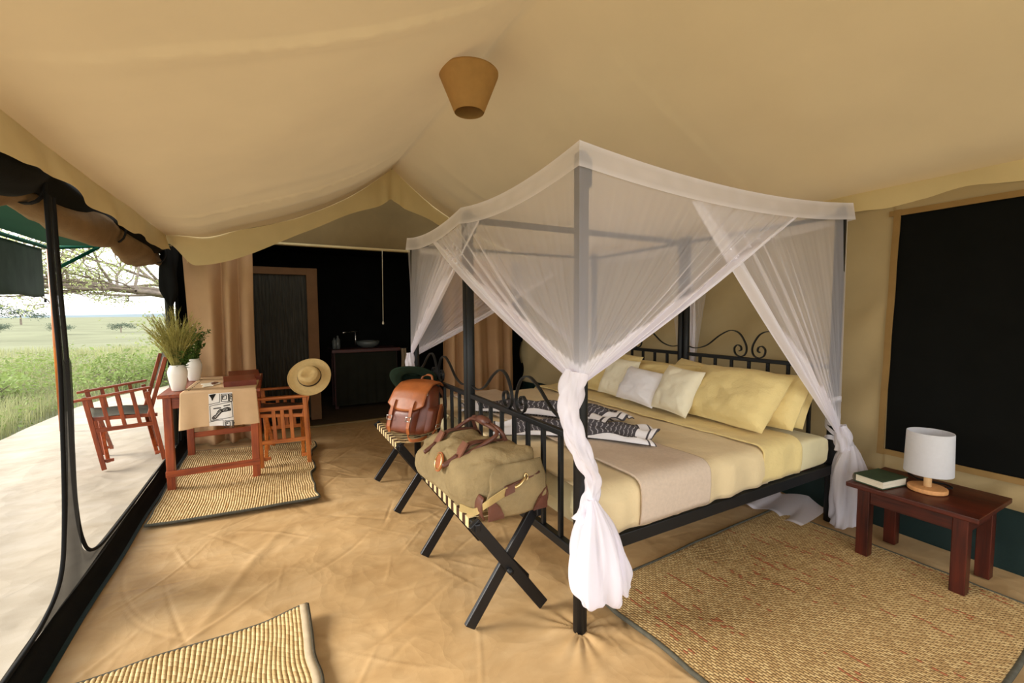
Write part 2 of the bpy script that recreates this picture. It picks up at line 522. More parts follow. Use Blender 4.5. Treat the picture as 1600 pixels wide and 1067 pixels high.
    def build(s, name, mat, parent=None, smooth=False, bevel=0, solid=0, local=False, origin=None):
        off = Vector((0, 0, 0))
        if origin is not None:
            off = Vector(origin)
        elif parent is not None and not local:
            q = parent
            while q.parent:
                q = q.parent
            off = LOC.get(q, Vector((0, 0, 0)))
        me = bpy.data.meshes.new(name)
        me.from_pydata([(x - off.x, y - off.y, z - off.z) for x, y, z in s.v], [], s.f)
        me.update()
        o = bpy.data.objects.new(name, me)
        if origin is not None:
            o.location = off
            LOC[o] = off
        return finish(o, mat, parent, smooth, bevel, solid)
def npgrid(name, X, Y, Z, mat, parent=None, smooth=True, dens=None, uv=None, solid=0, kind=None, origin=None):
    nu, nv = X.shape
    off = Vector(origin) if origin is not None else Vector((0, 0, 0))
    if parent is not None:
        q = parent
        while q.parent:
            q = q.parent
        off = LOC.get(q, off)
    V = np.stack([X.ravel() - off.x, Y.ravel() - off.y, Z.ravel() - off.z], 1)
    idx = np.arange(nu * nv).reshape(nu, nv)
    Fq = np.stack([idx[:-1, :-1], idx[1:, :-1], idx[1:, 1:], idx[:-1, 1:]], -1).reshape(-1, 4)
    me = bpy.data.meshes.new(name)
    me.vertices.add(len(V))
    me.vertices.foreach_set('co', V.astype(np.float32).ravel())
    me.loops.add(len(Fq) * 4)
    me.loops.foreach_set('vertex_index', Fq.astype(np.int32).ravel())
    me.polygons.add(len(Fq))
    me.polygons.foreach_set('loop_start', np.arange(0, len(Fq) * 4, 4, dtype=np.int32))
    me.polygons.foreach_set('loop_total', np.full(len(Fq), 4, dtype=np.int32))
    me.update(calc_edges=True)
    me.validate()
    if dens is not None:
        at = me.attributes.new('dens', 'FLOAT', 'POINT')
        at.data.foreach_set('value', np.clip(dens, 0, 1).astype(np.float32).ravel())
    if uv is not None:
        lay = me.uv_layers.new(name='UVMap')
        U = np.stack([uv[0].ravel(), uv[1].ravel()], 1)[Fq.ravel()]
        lay.data.foreach_set('uv', U.astype(np.float32).ravel())
    o = bpy.data.objects.new(name, me)
    if origin is not None and parent is None:
        o.location = off
        LOC[o] = off
    finish(o, mat, parent, smooth, 0, solid)
    if kind:
        o['kind'] = kind
    return o
def _hash(ix, iy, s):
    h = np.sin(ix * 127.1 + iy * 311.7 + s * 74.7) * 43758.5453
    return h - np.floor(h)
def vn(x, y, s=0):
    x = np.asarray(x, float)
    y = np.asarray(y, float)
    ix, iy = np.floor(x), np.floor(y)
    fx, fy = x - ix, y - iy
    fx = fx * fx * (3 - 2 * fx)
    fy = fy * fy * (3 - 2 * fy)
    a, b = _hash(ix, iy, s), _hash(ix + 1, iy, s)
    c, d = _hash(ix, iy + 1, s), _hash(ix + 1, iy + 1, s)
    return (a * (1 - fx) + b * fx) * (1 - fy) + (c * (1 - fx) + d * fx) * fy - 0.5
def fbm(x, y, s=0, o=3):
    r, a = 0, 1.0
    for i in range(o):
        r = r + a * vn(np.asarray(x) * 2 ** i, np.asarray(y) * 2 ** i, s + i * 13)
        a *= 0.5
    return r
def sstep(a, b, x):
    t = np.clip((np.asarray(x, float) - a) / (b - a), 0, 1)
    return t * t * (3 - 2 * t)
def catmull(pts, n=8):
    P = [Vector(p) for p in pts]
    P = [P[0] * 2 - P[1]] + P + [P[-1] * 2 - P[-2]]
    out = []
    for i in range(1, len(P) - 2):
        for k in range(n):
            t = k / n
            a, b, c, d = P[i - 1], P[i], P[i + 1], P[i + 2]
            out.append(0.5 * ((2 * b) + (c - a) * t + (2 * a - 5 * b + 4 * c - d) * t * t + (3 * b - a - 3 * c + d) * t ** 3))
    out.append(P[-2])
    return out
def interp(pts, x):
    return np.interp(x, [p[0] for p in pts], [p[1] for p in pts])

# ------------------------------------------------------------------ layout constants (metres)
XL, XR, XRIDGE = -0.88, 3.42, 1.28
YB, YF = 5.9, -1.3          # back partition, open front behind the camera
ZE, ZR = 2.15, 3.08         # eave and ridge
XF, XH, Y0, Y1, Y2, ZT = 1.141, 3.22, 1.475, 2.68, 3.92, 2.05   # bed posts

# ------------------------------------------------------------------ ground outside
def build_ground():
    xs = np.concatenate([-np.geomspace(900, 3, 60), np.linspace(-2.9, 30, 30)])
    ys = np.concatenate([np.linspace(-40, 12, 30), np.geomspace(13, 1400, 60)])
    X, Y = np.meshgrid(xs, ys, indexing='ij')
    d = np.hypot(X, Y)
    Z = -0.10 + fbm(X * .05, Y * .05, 3) * np.clip(d - 12, 0, 60) * 0.012 - np.clip(d - 40, 0, 200) * 0.006
    o = npgrid('ground', X, Y, Z, 'ground', kind='structure')
    tag(o, 'pale green savanna grassland stretching to the horizon')
    for k, (x0, x1, yy, hh) in enumerate(((-900, 200, 1150, 9), (-1100, 300, 1350, 15))):
        xs2 = np.linspace(x0, x1, 60)
        ts = np.linspace(0, 1, 6)
        A, T = np.meshgrid(xs2, ts, indexing='ij')
        hz = hh * (0.8 + 0.8 * fbm(A * 0.004, A * 0 + k * 9, 5)) - 2
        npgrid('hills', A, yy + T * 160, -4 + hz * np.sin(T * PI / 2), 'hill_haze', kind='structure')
build_ground()

# ------------------------------------------------------------------ floors
def build_floor():
    xs = np.concatenate([np.arange(XL, 1.6, 0.009), np.arange(1.6, XR + 0.02, 0.02)])
    ys = np.concatenate([np.linspace(YF, .95, 60, endpoint=False), np.arange(.95, 5.0, 0.009), np.arange(5.0, 5.9, .02)])
    X, Y = np.meshgrid(xs, ys, indexing='ij')
    Z = fbm(X * 1.7, Y * 1.7, 11, 3) * 0.008 + fbm(X * 5 + Y * 2, Y * 1.2 - X, 5, 2) * 0.005
    r2 = np.random.default_rng(3)
    for k in range(230):
        cx, cy = r2.uniform(-.8, 2.2), r2.uniform(1.0, 5.6)
        a = r2.choice([0.3, 1.3, 2.2, 2.8]) + r2.normal(0, .35)
        L = r2.uniform(.1, .45)
        am = r2.choice([-1, 1]) * r2.uniform(.0012, .0042)
        w = r2.uniform(.005, .013)
        dx, dy = X - cx, Y - cy
        t = dx * math.cos(a) + dy * math.sin(a)
        n = -dx * math.sin(a) + dy * math.cos(a) + 0.25 * t * t * r2.normal(0, 1)
        ok = (np.abs(n) < 5 * w) & (np.abs(t) < 1.6 * L)
        Z[ok] += am * np.exp(-(n[ok] / w) ** 2) * np.exp(-(t[ok] / L) ** 4)
    # long soft folds, and the puckers around the nearest bed post
    for (cx, cy, a, L, am, w) in ((1.0, 1.15, .25, .9, .008, .05), (.5, 1.45, .12, 1.0, .007, .06), (.1, 1.9, -.1, .8, -.006, .04), (.3, 3.0, .3, 1.2, .006, .07), (-.2, 2.7, 1.2, .5, .006, .03), (1.9, 1.2, .5, .7, .006, .05)):
        dx, dy = X - cx, Y - cy
        t = dx * math.cos(a) + dy * math.sin(a)
        n = -dx * math.sin(a) + dy * math.cos(a) + .1 * t * t
        Z += am * np.exp(-(n / w) ** 2) * np.exp(-(t / L) ** 4)
    rr = np.hypot(X - XF, Y - Y0)
    th = np.arctan2(Y - Y0, X - XF)
    Z += 0.006 * np.cos(11 * th + 2 * np.sin(3 * th)) * np.exp(-(rr - .05) / .13) * (rr > .02)
    Z += 0.008 * np.exp(-((rr - .10) / .06) ** 2) * (0.5 + 0.5 * np.cos(5 * th))
    Z = np.minimum(Z - 0.006, 0.012)
    npgrid('floor', X, Y, Z, 'groundsheet', kind='structure')
    # veranda sheet outside the sill
    xs = np.linspace(0, 1, 80)
    ys = np.arange(-2.5, 11.2, 0.05)
    U, Y = np.meshgrid(xs, ys, indexing='ij')
    xo = interp([(-3, -2.95), (7.3, -2.88), (9.2, -2.80), (10.3, -2.45), (11.2, -1.9)], Y)
    X = (XL - 0.02) * (1 - U) + xo * U
    Z = -0.004 + fbm(X * 1.3, Y * 1.0, 21, 3) * 0.02 + 0.012 * np.sin((X * 1.0 + Y * 0.35 + 0.3 * fbm(X, Y, 4)) * 9) * 0.5
    Z = np.where(U > .96, Z - (U - .96) * 2.2, Z) - 0.012
    npgrid('veranda_floor', X, Y, Z, 'veranda_sheet', kind='structure')
    # washroom floor
    m = MB()
    m.box(((XL + XR) / 2, 7.0, -0.03), (XR - XL, 2.2, 0.04))
    o = m.build('washroom_floor', 'dark_floor')
    o['kind'] = 'structure'
    m = MB().box((1.3, 5.9, 0.004), (4.3, 0.05, 0.02))
    tag(m.build('trim_1', 'canvas_gable', bevel=.005), kind='structure')
build_floor()

# ------------------------------------------------------------------ roof lining
def roof_profile(X, Y):
    t = np.abs(X - XRIDGE) / (XRIDGE - XL)
    z = ZR + (ZE - ZR) * t
    sag = np.where(X < XRIDGE, 0.125, 0.10) + 0.095 * sstep(2.9, 5.2, Y)
    z = z - sag * 4 * t * (1 - t) * (1.15 - .3 * t)
    return z
def build_roof():
    xs = np.concatenate([np.linspace(-.85, XRIDGE, 70, endpoint=False), np.linspace(XRIDGE, 3.56, 74)])
    ys = np.linspace(YF, 5.2, 260)
    X, Y = np.meshgrid(xs, ys, indexing='ij')
    Z = roof_profile(X, Y)
    t = np.abs(X - XRIDGE) / 2.1
    mid = np.sin(np.clip(t, 0, 1) * PI)
    back = sstep(3.4, 5.1, Y)
    Z += back * mid * (0.020 * np.sin((Y - 0.25 * (t - .5) ** 2 + .03 * fbm(X * 1.5, Y, 3)) * 19) + .010 * fbm(X * .8, Y * 9, 33, 2))
    Z += mid * (0.040 * fbm(X * .9, Y * 1.1, 9) + .012 * fbm(X * 3.2 + Y, Y * 1.4, 19, 2))
    left = X < XRIDGE
    for ysm, amp in ((1.95, .020), (4.25, .022)):
        pk = 1 + .5 * np.sin(X * 55 + 3 * np.sin(X * 9))
        Z -= mid * amp * np.exp(-((Y - ysm) / .018) ** 2) * pk * np.where(left, 1, .35)
        Z -= mid * .014 * np.exp(-((Y - ysm - .05) / .05) ** 2) * np.where(left, 1, .3)
    # bulges beside the eaves
    Z -= 0.045 * np.exp(-((t - .86) / .09) ** 2) * (0.7 + fbm(X * .3, Y * .8, 2))
    # pinch near the bed corner
    Z -= 0.03 * np.exp(-(((X - 3.0) / .35) ** 2 + ((Y - 1.9) / .5) ** 2))
    Xs = X + 0.02 * fbm(X * .2, Y * 1.5, 8) * np.abs(t)
    o = npgrid('ceiling', Xs, Y, Z, 'canvas_ceiling', kind='structure')
    tag(o, 'sagging cream canvas roof lining with sewn seams')
    # side valances
    for nm, x0, x1, zt, zb, sgn in (('l', -.85, -.835, ZE, 2.0, 1), ('r', 3.36, 3.395, ZE, 2.055, -1)):
        ys2 = np.linspace(YF, 5.2, 240)
        vs = np.linspace(0, 1, 8)
        A, T = np.meshgrid(ys2, vs, indexing='ij')
        wav = (0.045 * fbm(A * 2.4, T * .3, 5, 3) + .012 * np.sin(A * 9 + 2 * np.sin(A * 2))) * T
        col = 0 if nm == 'l' else int(np.argmin(np.abs(xs - 3.36)))
        zt = np.interp(A, ys, Z[col]) + .012
        x0 = np.interp(A, ys, Xs[col])
        zz = zt + (zb - zt + 0.055 * fbm(A * 2.1, A * 0, 6)) * T
        if nm == 'l':
            zz = zz - 0.045 * np.exp(-((0 - .0) / .1) ** 2) * 0
        X2 = x0 + (x1 - x0) * T + sgn * wav
        npgrid('valance', X2, A, zz, 'canvas_valance', parent=o)
    # back valance
    xs2 = np.linspace(-.85, 3.36, 200)
    vs = np.linspace(0, 1, 12)
    A, T = np.meshgrid(xs2, vs, indexing='ij')
    top = roof_profile(A, 5.2)
    drop = 0.12 + 0.14 * np.sin(np.clip(np.abs(A - XRIDGE) / 2.1, 0, 1) * PI) ** .7 * .35 + .15 * sstep(.35, -.62, A) - .20 * sstep(-.64, -.85, A) + .2 * np.exp(-((A - XRIDGE) / .35) ** 2)
    zz = top - drop * T
    yy = 5.2 + 0.06 * T + T * (0.035 * fbm(A * 3, T * .2, 7, 3) + .03 * np.exp(-((A - XRIDGE) / .12) ** 2) * np.sin(A * 40))
    npgrid('valance', A, yy, zz, 'canvas_valance', parent=o)
    # unseen roof cover added over the washroom end to block sky light
    m = MB()
    prof = [(XL - .55, 2.32), (XRIDGE, 3.34), (XR + .55, 2.32)]
    m.grid(lambda u, v: (prof[0][0] + (prof[1][0] - prof[0][0]) * u, 4.95 + 3.4 * v, prof[0][1] + (prof[1][1] - prof[0][1]) * u), 4, 8)
    m.grid(lambda u, v: (prof[1][0] + (prof[2][0] - prof[1][0]) * u, 4.95 + 3.4 * v, prof[1][1] + (prof[2][1] - prof[1][1]) * u), 4, 8)
    f = m.build('sky_block_cover', 'canvas_gable', solid=.004)
    f['kind'] = 'structure'
    tag(f, 'unseen canvas cover added over the washroom end to block sky light')
build_roof()
# ------------------------------------------------------------------ right wall, window, skirting
def wall_z(Y, Z):
    d = 0.022 * np.sin((Y * 3.2 + Z * 4.6) * 2.6 + 2 * fbm(Y * 1.4, Z * 1.4, 3)) * sstep(2.0, 1.2, Z) + 0.014 * fbm(Y * 2, Z * 2, 4, 3)
    d += 0.02 * np.sin(Y * 30 + Z * 26 + 3 * fbm(Y * 3, Z * 3, 8)) * np.exp(-((Z - .42) / .06) ** 2) * sstep(1.45, 1.3, Y)
    return d
def build_right():
    wy0, wy1, wz0, wz1 = -0.75, 1.275, .50, 2.0
    panels = [(wy1 - .012, 5.95, .34, 2.35, 160, 60), (wy0, wy1, .34, wz0, 90, 12), (wy0, wy1, wz1, 2.35, 60, 6), (YF, wy0, .34, 2.35, 20, 30)]
    root = None
    for k, (a, b, c, d, nu, nv) in enumerate(panels):
        Yg, Zg = np.meshgrid(np.linspace(a, b, nu), np.linspace(c, d, nv), indexing='ij')
        X = XR - wall_z(Yg, Zg) * sstep(0, .12, np.minimum(np.abs(Yg - wy1) + (0 if k == 0 else 9), 9) if k == 0 else np.full_like(Yg, .06)) - .0
        if k == 0:
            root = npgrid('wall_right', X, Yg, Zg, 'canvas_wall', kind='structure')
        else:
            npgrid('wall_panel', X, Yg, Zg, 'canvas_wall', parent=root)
    # window: black screen in a sewn frame
    w = bpy.data.objects.new('window_1', None)
    COL.objects.link(w)
    w.location = (XR, .26, wz0)
    LOC[w] = Vector(w.location)
    tag(w, 'wide black screened tent window with tan sewn edging', kind='structure')
    MB().grid(lambda u, v: (XR + .012 + .006 * math.sin(u * 9) * math.sin(v * 5), wy0 + (wy1 - wy0) * u, wz0 + (wz1 - wz0) * v), 30, 24).build('screen', 'black_screen', w, smooth=True)
    for a, b in (((wy1 + .01, wz0 - .02), (wy1 - .02, wz1 + .02)), ((wy0 - .02, wz1), (wy1 + .02, wz1)), ((wy0 - .02, wz0), (wy1 + .02, wz0)), ((wy0, wz0), (wy0, wz1))):
        m = MB()
        n = 24
        pts = [(XR - .012 + .003 * math.sin(i * .9), a[0] + (b[0] - a[0]) * i / n, a[1] + (b[1] - a[1]) * i / n) for i in range(n + 1)]
        m.ribbon(pts, .034, .008, (0, 0, 1) if abs(a[1] - b[1]) < .1 else (0, 1, 0))
        m.build('edging', 'canvas_binding', w)
    # dark green splash skirt below
    Yg, Zg = np.meshgrid(np.linspace(YF, 5.95, 180), np.linspace(-0.06, .37, 10), indexing='ij')
    X = XR + .004 - .012 * fbm(Yg * 2.4, Zg * 2, 14, 2)
    npgrid('baseboard_right', X, Yg, Zg, 'green_vinyl', kind='structure')
build_right()

# ------------------------------------------------------------------ back partition and washroom
def build_back():
    # gable cloth above the opening
    xs = np.linspace(XL, XR, 80)
    A, T = np.meshgrid(xs, np.linspace(0, 1, 14), indexing='ij')
    topz = ZR + .34 + (ZE - ZR) * np.abs(A - XRIDGE) / 2.16
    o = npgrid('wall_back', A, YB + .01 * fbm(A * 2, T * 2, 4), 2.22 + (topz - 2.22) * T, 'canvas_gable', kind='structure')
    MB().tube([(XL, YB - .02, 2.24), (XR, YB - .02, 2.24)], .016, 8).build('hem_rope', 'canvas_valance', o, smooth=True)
    # washroom shell
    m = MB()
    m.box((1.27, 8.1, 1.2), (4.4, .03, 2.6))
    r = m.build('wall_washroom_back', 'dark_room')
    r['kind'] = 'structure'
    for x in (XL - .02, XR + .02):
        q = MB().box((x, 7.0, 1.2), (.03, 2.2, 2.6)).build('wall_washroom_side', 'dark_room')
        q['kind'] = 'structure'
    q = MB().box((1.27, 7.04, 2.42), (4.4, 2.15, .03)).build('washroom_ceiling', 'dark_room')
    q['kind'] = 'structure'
    # screen partition with tan border and hanging dark cloth
    p = thing('washroom_screen', 'tan bordered screen door hung with dark pleated cloth', 'screen door', (.17, 6.3, 0))
    MB().box((.47, 6.3, 1.0), (.13, .03, 2.0)).build('stile', 'screen_frame', p, bevel=.006)
    MB().box((-.30, 6.3, 1.0), (.12, .03, 2.0)).build('stile', 'screen_frame', p, bevel=.006)
    MB().box((.085, 6.3, 1.955), (.65, .028, .09)).build('top_rail', 'screen_frame', p, bevel=.006)
    xs = np.linspace(-.24, .405, 150)
    A, T = np.meshgrid(xs, np.linspace(0, 1, 24), indexing='ij')
    Yc = 6.33 + .014 * np.sin(A * 150 + 2 * np.sin(T * 3 + A * 9)) * (.4 + .6 * T) + .02 * fbm(A * 9, T * 1.2, 6)
    npgrid('pleated_cloth', A, Yc, 1.91 - 1.88 * T, 'dark_pleat', parent=p)
    # vanity
    v = thing('washstand', 'dark cloth-skirted washstand with wooden top in the washroom', 'washstand', (1.24, 7.0, 0))
    MB().box((1.24, 7.05, .855), (1.0, .5, .05)).build('top', 'mahogany_x', v, bevel=.006)
    A, T = np.meshgrid(np.linspace(.79, 1.69, 90), np.linspace(0, 1, 10), indexing='ij')
    npgrid('skirt', A, 6.86 + .012 * np.sin(A * 46) * T, .835 - .80 * T, 'washstand_skirt', parent=v)
    for x in (.80, 1.68):
        MB().box((x, 7.24, .41), (.05, .05, .84)).build('leg', 'mahogany_z', v)
        MB().box((x, 6.92, .41), (.05, .05, .84)).build('leg', 'mahogany_z', v)
    b = MB()
    b.lathe([(.03, .882), (.12, .885), (.17, .93), (.18, .985), (.17, .985), (.155, .935), (.10, .90), (.02, .897)], (1.30, 7.08, 0), 28)
    tag(b.build('wash_basin', 'glass_dim', origin=(1.30, 7.08, .88), smooth=True), 'shallow dark bowl basin on the washstand top', 'basin')
    t = thing('tap', 'chrome tap with a long level spout above the washstand', 'tap', (1.10, 7.22, .88))
    MB().tube([(1.14, 7.22, .88), (1.14, 7.22, 1.12)], .012, 10).build('pillar', 'steel', t, smooth=True)
    MB().tube([(1.20, 7.22, 1.13), (1.10, 7.20, 1.13), (.98, 7.10, 1.125), (.93, 7.06, 1.115)], .013, 10).build('spout', 'steel', t, smooth=True)
    for k, (x, hh) in enumerate(((.80, .17), (.85, .20))):
        g = MB().lathe([(.03, 0), (.034, .01), (.034, hh * .7), (.014, hh * .85), (.014, hh), (.002, hh)], (x, 7.0, .88), 16)
        tag(g.build('toiletry_bottle', 'glass_dim', origin=(x, 7.0, .88), smooth=True), ['short dim bottle at the left end of the washstand', 'taller dim bottle beside the short one on the washstand'][k], 'bottle', 'bottles on the washstand')
    w = MB()
    w.grid(lambda u, vv: (1.76 + .07 * u + .006 * math.sin(vv * 5), 6.83 + .012 * math.sin(u * 12), .86 - .46 * vv), 14, 10)
    tag(w.build('hand_towel', 'towel', origin=(1.79, 6.83, .4), smooth=True, solid=.012), 'brown towel hanging at the end of the washstand', 'towel')
    rl = MB().tube([(1.69, 6.98, .865), (1.72, 6.83, .867), (1.86, 6.83, .867)], .008, 8)
    rl.build('towel_rail', 'black_metal', v, smooth=True)
    c = thing('pull_cord', 'thin cream pull cord hanging in the dark washroom opening', 'cord', (1.26, 5.86, 1.25))
    MB().tube([(1.29, 5.86, 2.23), (1.285, 5.86, 1.8), (1.278, 5.86, 1.30)], .0045, 6).build('cord', 'cord_cream', c, smooth=True)
    MB().lathe([(.004, 0), (.014, .008), (.012, .03), (.004, .045)], (1.278, 5.86, 1.262), 12).build('toggle', 'cord_cream', c, smooth=True)
M('dark_pleat', (0.045, 0.042, 0.032), 0.8, 0.2, 0.35, 10, stretch=(6, 1, .4))
M('washstand_skirt', (0.018, 0.018, 0.012), 0.9, 0.1, 0.15, 4)
build_back()

# curtains tied beside the opening
def curtain(name, label, x0, x1, y, ztop, zbot, folds, amp, mat, seed, pinch=0.0, split=None):
    n = 200
    A, T = np.meshgrid(np.linspace(0, 1, n), np.linspace(0, 1, 40), indexing='ij')
    ph = A * folds * 2 * PI + 1.1 * np.sin(A * 7 + seed) + .5 * np.sin(T * 2.6 + A * 5 + seed)
    yy = y + amp * np.sin(ph) * (.55 + .45 * T) + .35 * amp * np.sin(2.1 * ph + 1) * T + .03 * fbm(A * 4, T * 2, seed)
    w = 1 - pinch * np.sin(np.clip(T * 1.05, 0, 1) * PI) ** 1.4
    xc = (x0 + x1) / 2
    xx = xc + (x0 + (x1 - x0) * A - xc) * w + .012 * np.cos(ph)
    zt = ztop(x0 + (x1 - x0) * A) if callable(ztop) else ztop
    zz = zt + (zbot - zt) * T
    o = npgrid(name, xx, yy, zz, mat, origin=(xc, y, zbot), solid=.003)
    return tag(o, label, 'curtain')
corner_curtain = curtain('canvas_curtain', 'tan canvas curtain gathered in heavy folds behind the writing table', -.80, -.17, 5.62, 2.14, .02, 2.7, .075, 'canvas_curtain', 2.0, .05)
curtain('canvas_curtain', 'tan canvas curtain in pale folds behind the far side of the bed', 2.02, 3.12, 5.72, 2.22, .02, 5.0, .06, 'canvas_curtain', 5.0, .02)
# tie tape at the head of the left curtain
tt = MB().ribbon([(-.80, 5.50, 2.04), (-.78, 5.47, 2.06), (-.745, 5.46, 2.05), (-.735, 5.46, 1.99), (-.73, 5.47, 1.93)], .014, .004, (0, 1, 0))
tt.build('tie_tape', 'canvas_valance', corner_curtain)

# ------------------------------------------------------------------ left side: sill, corner post, rolled wall, mesh flap
def build_left():
    # sill: black vinyl upstand with a flat foot strip inside
    ys = np.linspace(YF, 5.85, 160)
    prof = [(-.828, .002), (-.850, .008), (-.870, .022), (-.880, .055), (-.890, .088), (-.902, .055), (-.915, .004)]
    A, T = np.meshgrid(ys, np.arange(len(prof)), indexing='ij')
    px = np.array([p[0] for p in prof])[T.astype(int)]
    pz = np.array([p[1] for p in prof])[T.astype(int)]
    wob = .008 * fbm(A * 3, T * .6, 3)
    o = npgrid('baseboard_left', px + wob, A, np.maximum(pz + wob * .6, .001), 'black_canvas', kind='structure')
    tag(o, 'black vinyl sill along the open side of the tent')
    MB().ribbon([(-.820 + .004 * math.sin(i * .7), YF + i * (5.85 - YF) / 60, .004) for i in range(61)], .02, .004, (1, 0, 0)).build('hem', 'green_vinyl', o)
    # corner posts of the tent
    c = thing('tent_pole', 'dark olive tent pole at the far corner of the open side', 'pole', (-.97, 5.86, 0))
    MB().tube([(-.97, 5.86, 0), (-.965, 5.86, 2.2)], .032, 12).build('pole', 'dark_olive_post', c, smooth=True)
    MB().lathe([(.05, 0), (.05, .012), (.036, .02)], (-.97, 5.86, 0), 16).build('foot', 'black_metal', c, smooth=True)
    # black netting bunched in the corner
    def bunch(u, v):
        a = 2 * PI * u
        k = float(sstep(.70, .80, v))
        r = .020 + .006 * math.sin(a * 5 + v * 9) + k * (.055 + .012 * math.sin(a * 3 + v * 20))
        return (-.90 + r * math.cos(a) + .02 * math.sin(v * 6), 5.66 + r * math.sin(a), .02 + 2.08 * v)
    tag(MB().grid(bunch, 36, 60, True).build('gathered_netting', 'black_canvas', origin=(-.90, 5.66, .02), smooth=True), 'black netting bunched upright beside the corner pole', 'netting')
    # rolled canvas wall tied under the eave
    r = thing('rolled_side_wall', 'brown canvas side wall rolled up and tied below the eave', 'rolled canvas', (-.92, 3.0, 1.9))
    ties = [-1.1, .4, 1.62, 2.84, 4.1, 5.45]
    def zc(y):
        k = np.searchsorted(ties, y) - 1
        k = int(np.clip(k, 0, len(ties) - 2))
        t = (y - ties[k]) / (ties[k + 1] - ties[k])
        return t
    def roll(u, v):
        y = -1.1 + 6.75 * v
        t = zc(y)
        s = math.sin(PI * max(0, min(1, t))) ** .8
        a = 2 * PI * u
        rr = .060 + .050 * s + .012 * math.sin(3 * a + y * 3) + .010 * math.sin(a * 2 - y * 5) + .030 * float(fbm(y * 5 + a, a * 1.2, 3, 3)) * math.sin(a / 2) ** 2
        return (-.995 + rr * .9 * math.cos(a) + .02 * math.sin(y * 2), y, 1.975 - .035 * s + rr * 1.02 * math.sin(a))
    MB().grid(roll, 26, 150, True).build('canvas_roll', 'canvas_roll', r, smooth=True)
    def nroll(u, v):
        y = -1.1 + 6.75 * v
        t = zc(y)
        s = math.sin(PI * max(0, min(1, t))) ** .7
        a = 2 * PI * u
        rr = .045 + .035 * s + .010 * math.sin(4 * a - y * 4) + .045 * math.exp(-((y - 2.45) / .5) ** 2)
        return (-.945 + rr * .75 * math.cos(a) + .014 * math.sin(y * 3.1), y, 2.075 - .045 * s - .03 * math.exp(-((y - 2.45) / .5) ** 2) + rr * 1.05 * math.sin(a))
    MB().grid(nroll, 24, 150, True).build('netting_roll', 'black_canvas', r, smooth=True)
    for y in ties[1:]:
        pts = [(-.97 + .075 * math.cos(a), y, 2.01 + .098 * math.sin(a)) for a in np.linspace(0, 2 * PI, 20)]
        MB().ribbon(pts, .03, .006, (0, 1, 0)).build('tie', 'mesh_hem', r)
    # black mesh flap edge: hangs from the roll, spreads into the sill
    outer = [(2.80, 1.96), (2.80, 1.56), (2.815, 1.20), (2.80, .958), (2.745, .485), (2.66, .219), (2.45, .12), (2.15, .10), (1.8, .09)]
    inner = [(2.88, 1.96), (2.88, 1.56), (2.895, 1.20), (2.89, .95), (2.875, .563), (2.925, .281), (3.09, .145), (3.55, .115), (5.1, .11)]
    oc = catmull([(-.88, a, b) for a, b in outer], 10)
    ic = catmull([(-.88, a, b) for a, b in inner], 10)
    n = len(oc)
    X = np.zeros((n, 12)); Y = X.copy(); Z = X.copy(); D = X.copy()
    for i in range(n):
        for j in range(12):
            t = j / 11
            p = oc[i].lerp(ic[i], t)
            # below the fork fill down to the sill
            sag = 0
            X[i, j] = -.885 + .018 * math.sin(t * 7 + i * .06) * (1 if i > 20 else .6)
            Y[i, j] = p.y
            Z[i, j] = p.z + sag
            D[i, j] = .86 + .15 * vn(np.array(t * 14), np.array(i * .06), 4)
            if i < 32:
                D[i, j] = max(D[i, j], .9 - .022 * i)
    fl = thing('mesh_door_flap', 'narrow strip of black mesh door hanging from the roll into the sill', 'mesh flap', (-.885, 2.84, .1))
    npgrid('mesh', X, Y, Z, 'black_mesh', parent=fl, dens=D)
    MB().tube([(-.885, p.y, p.z) for p in oc], .009, 6).build('hem', 'mesh_hem', fl, smooth=True)
    MB().tube([(-.885, p.y, p.z) for p in ic], .009, 6).build('hem', 'mesh_hem', fl, smooth=True)
build_left()

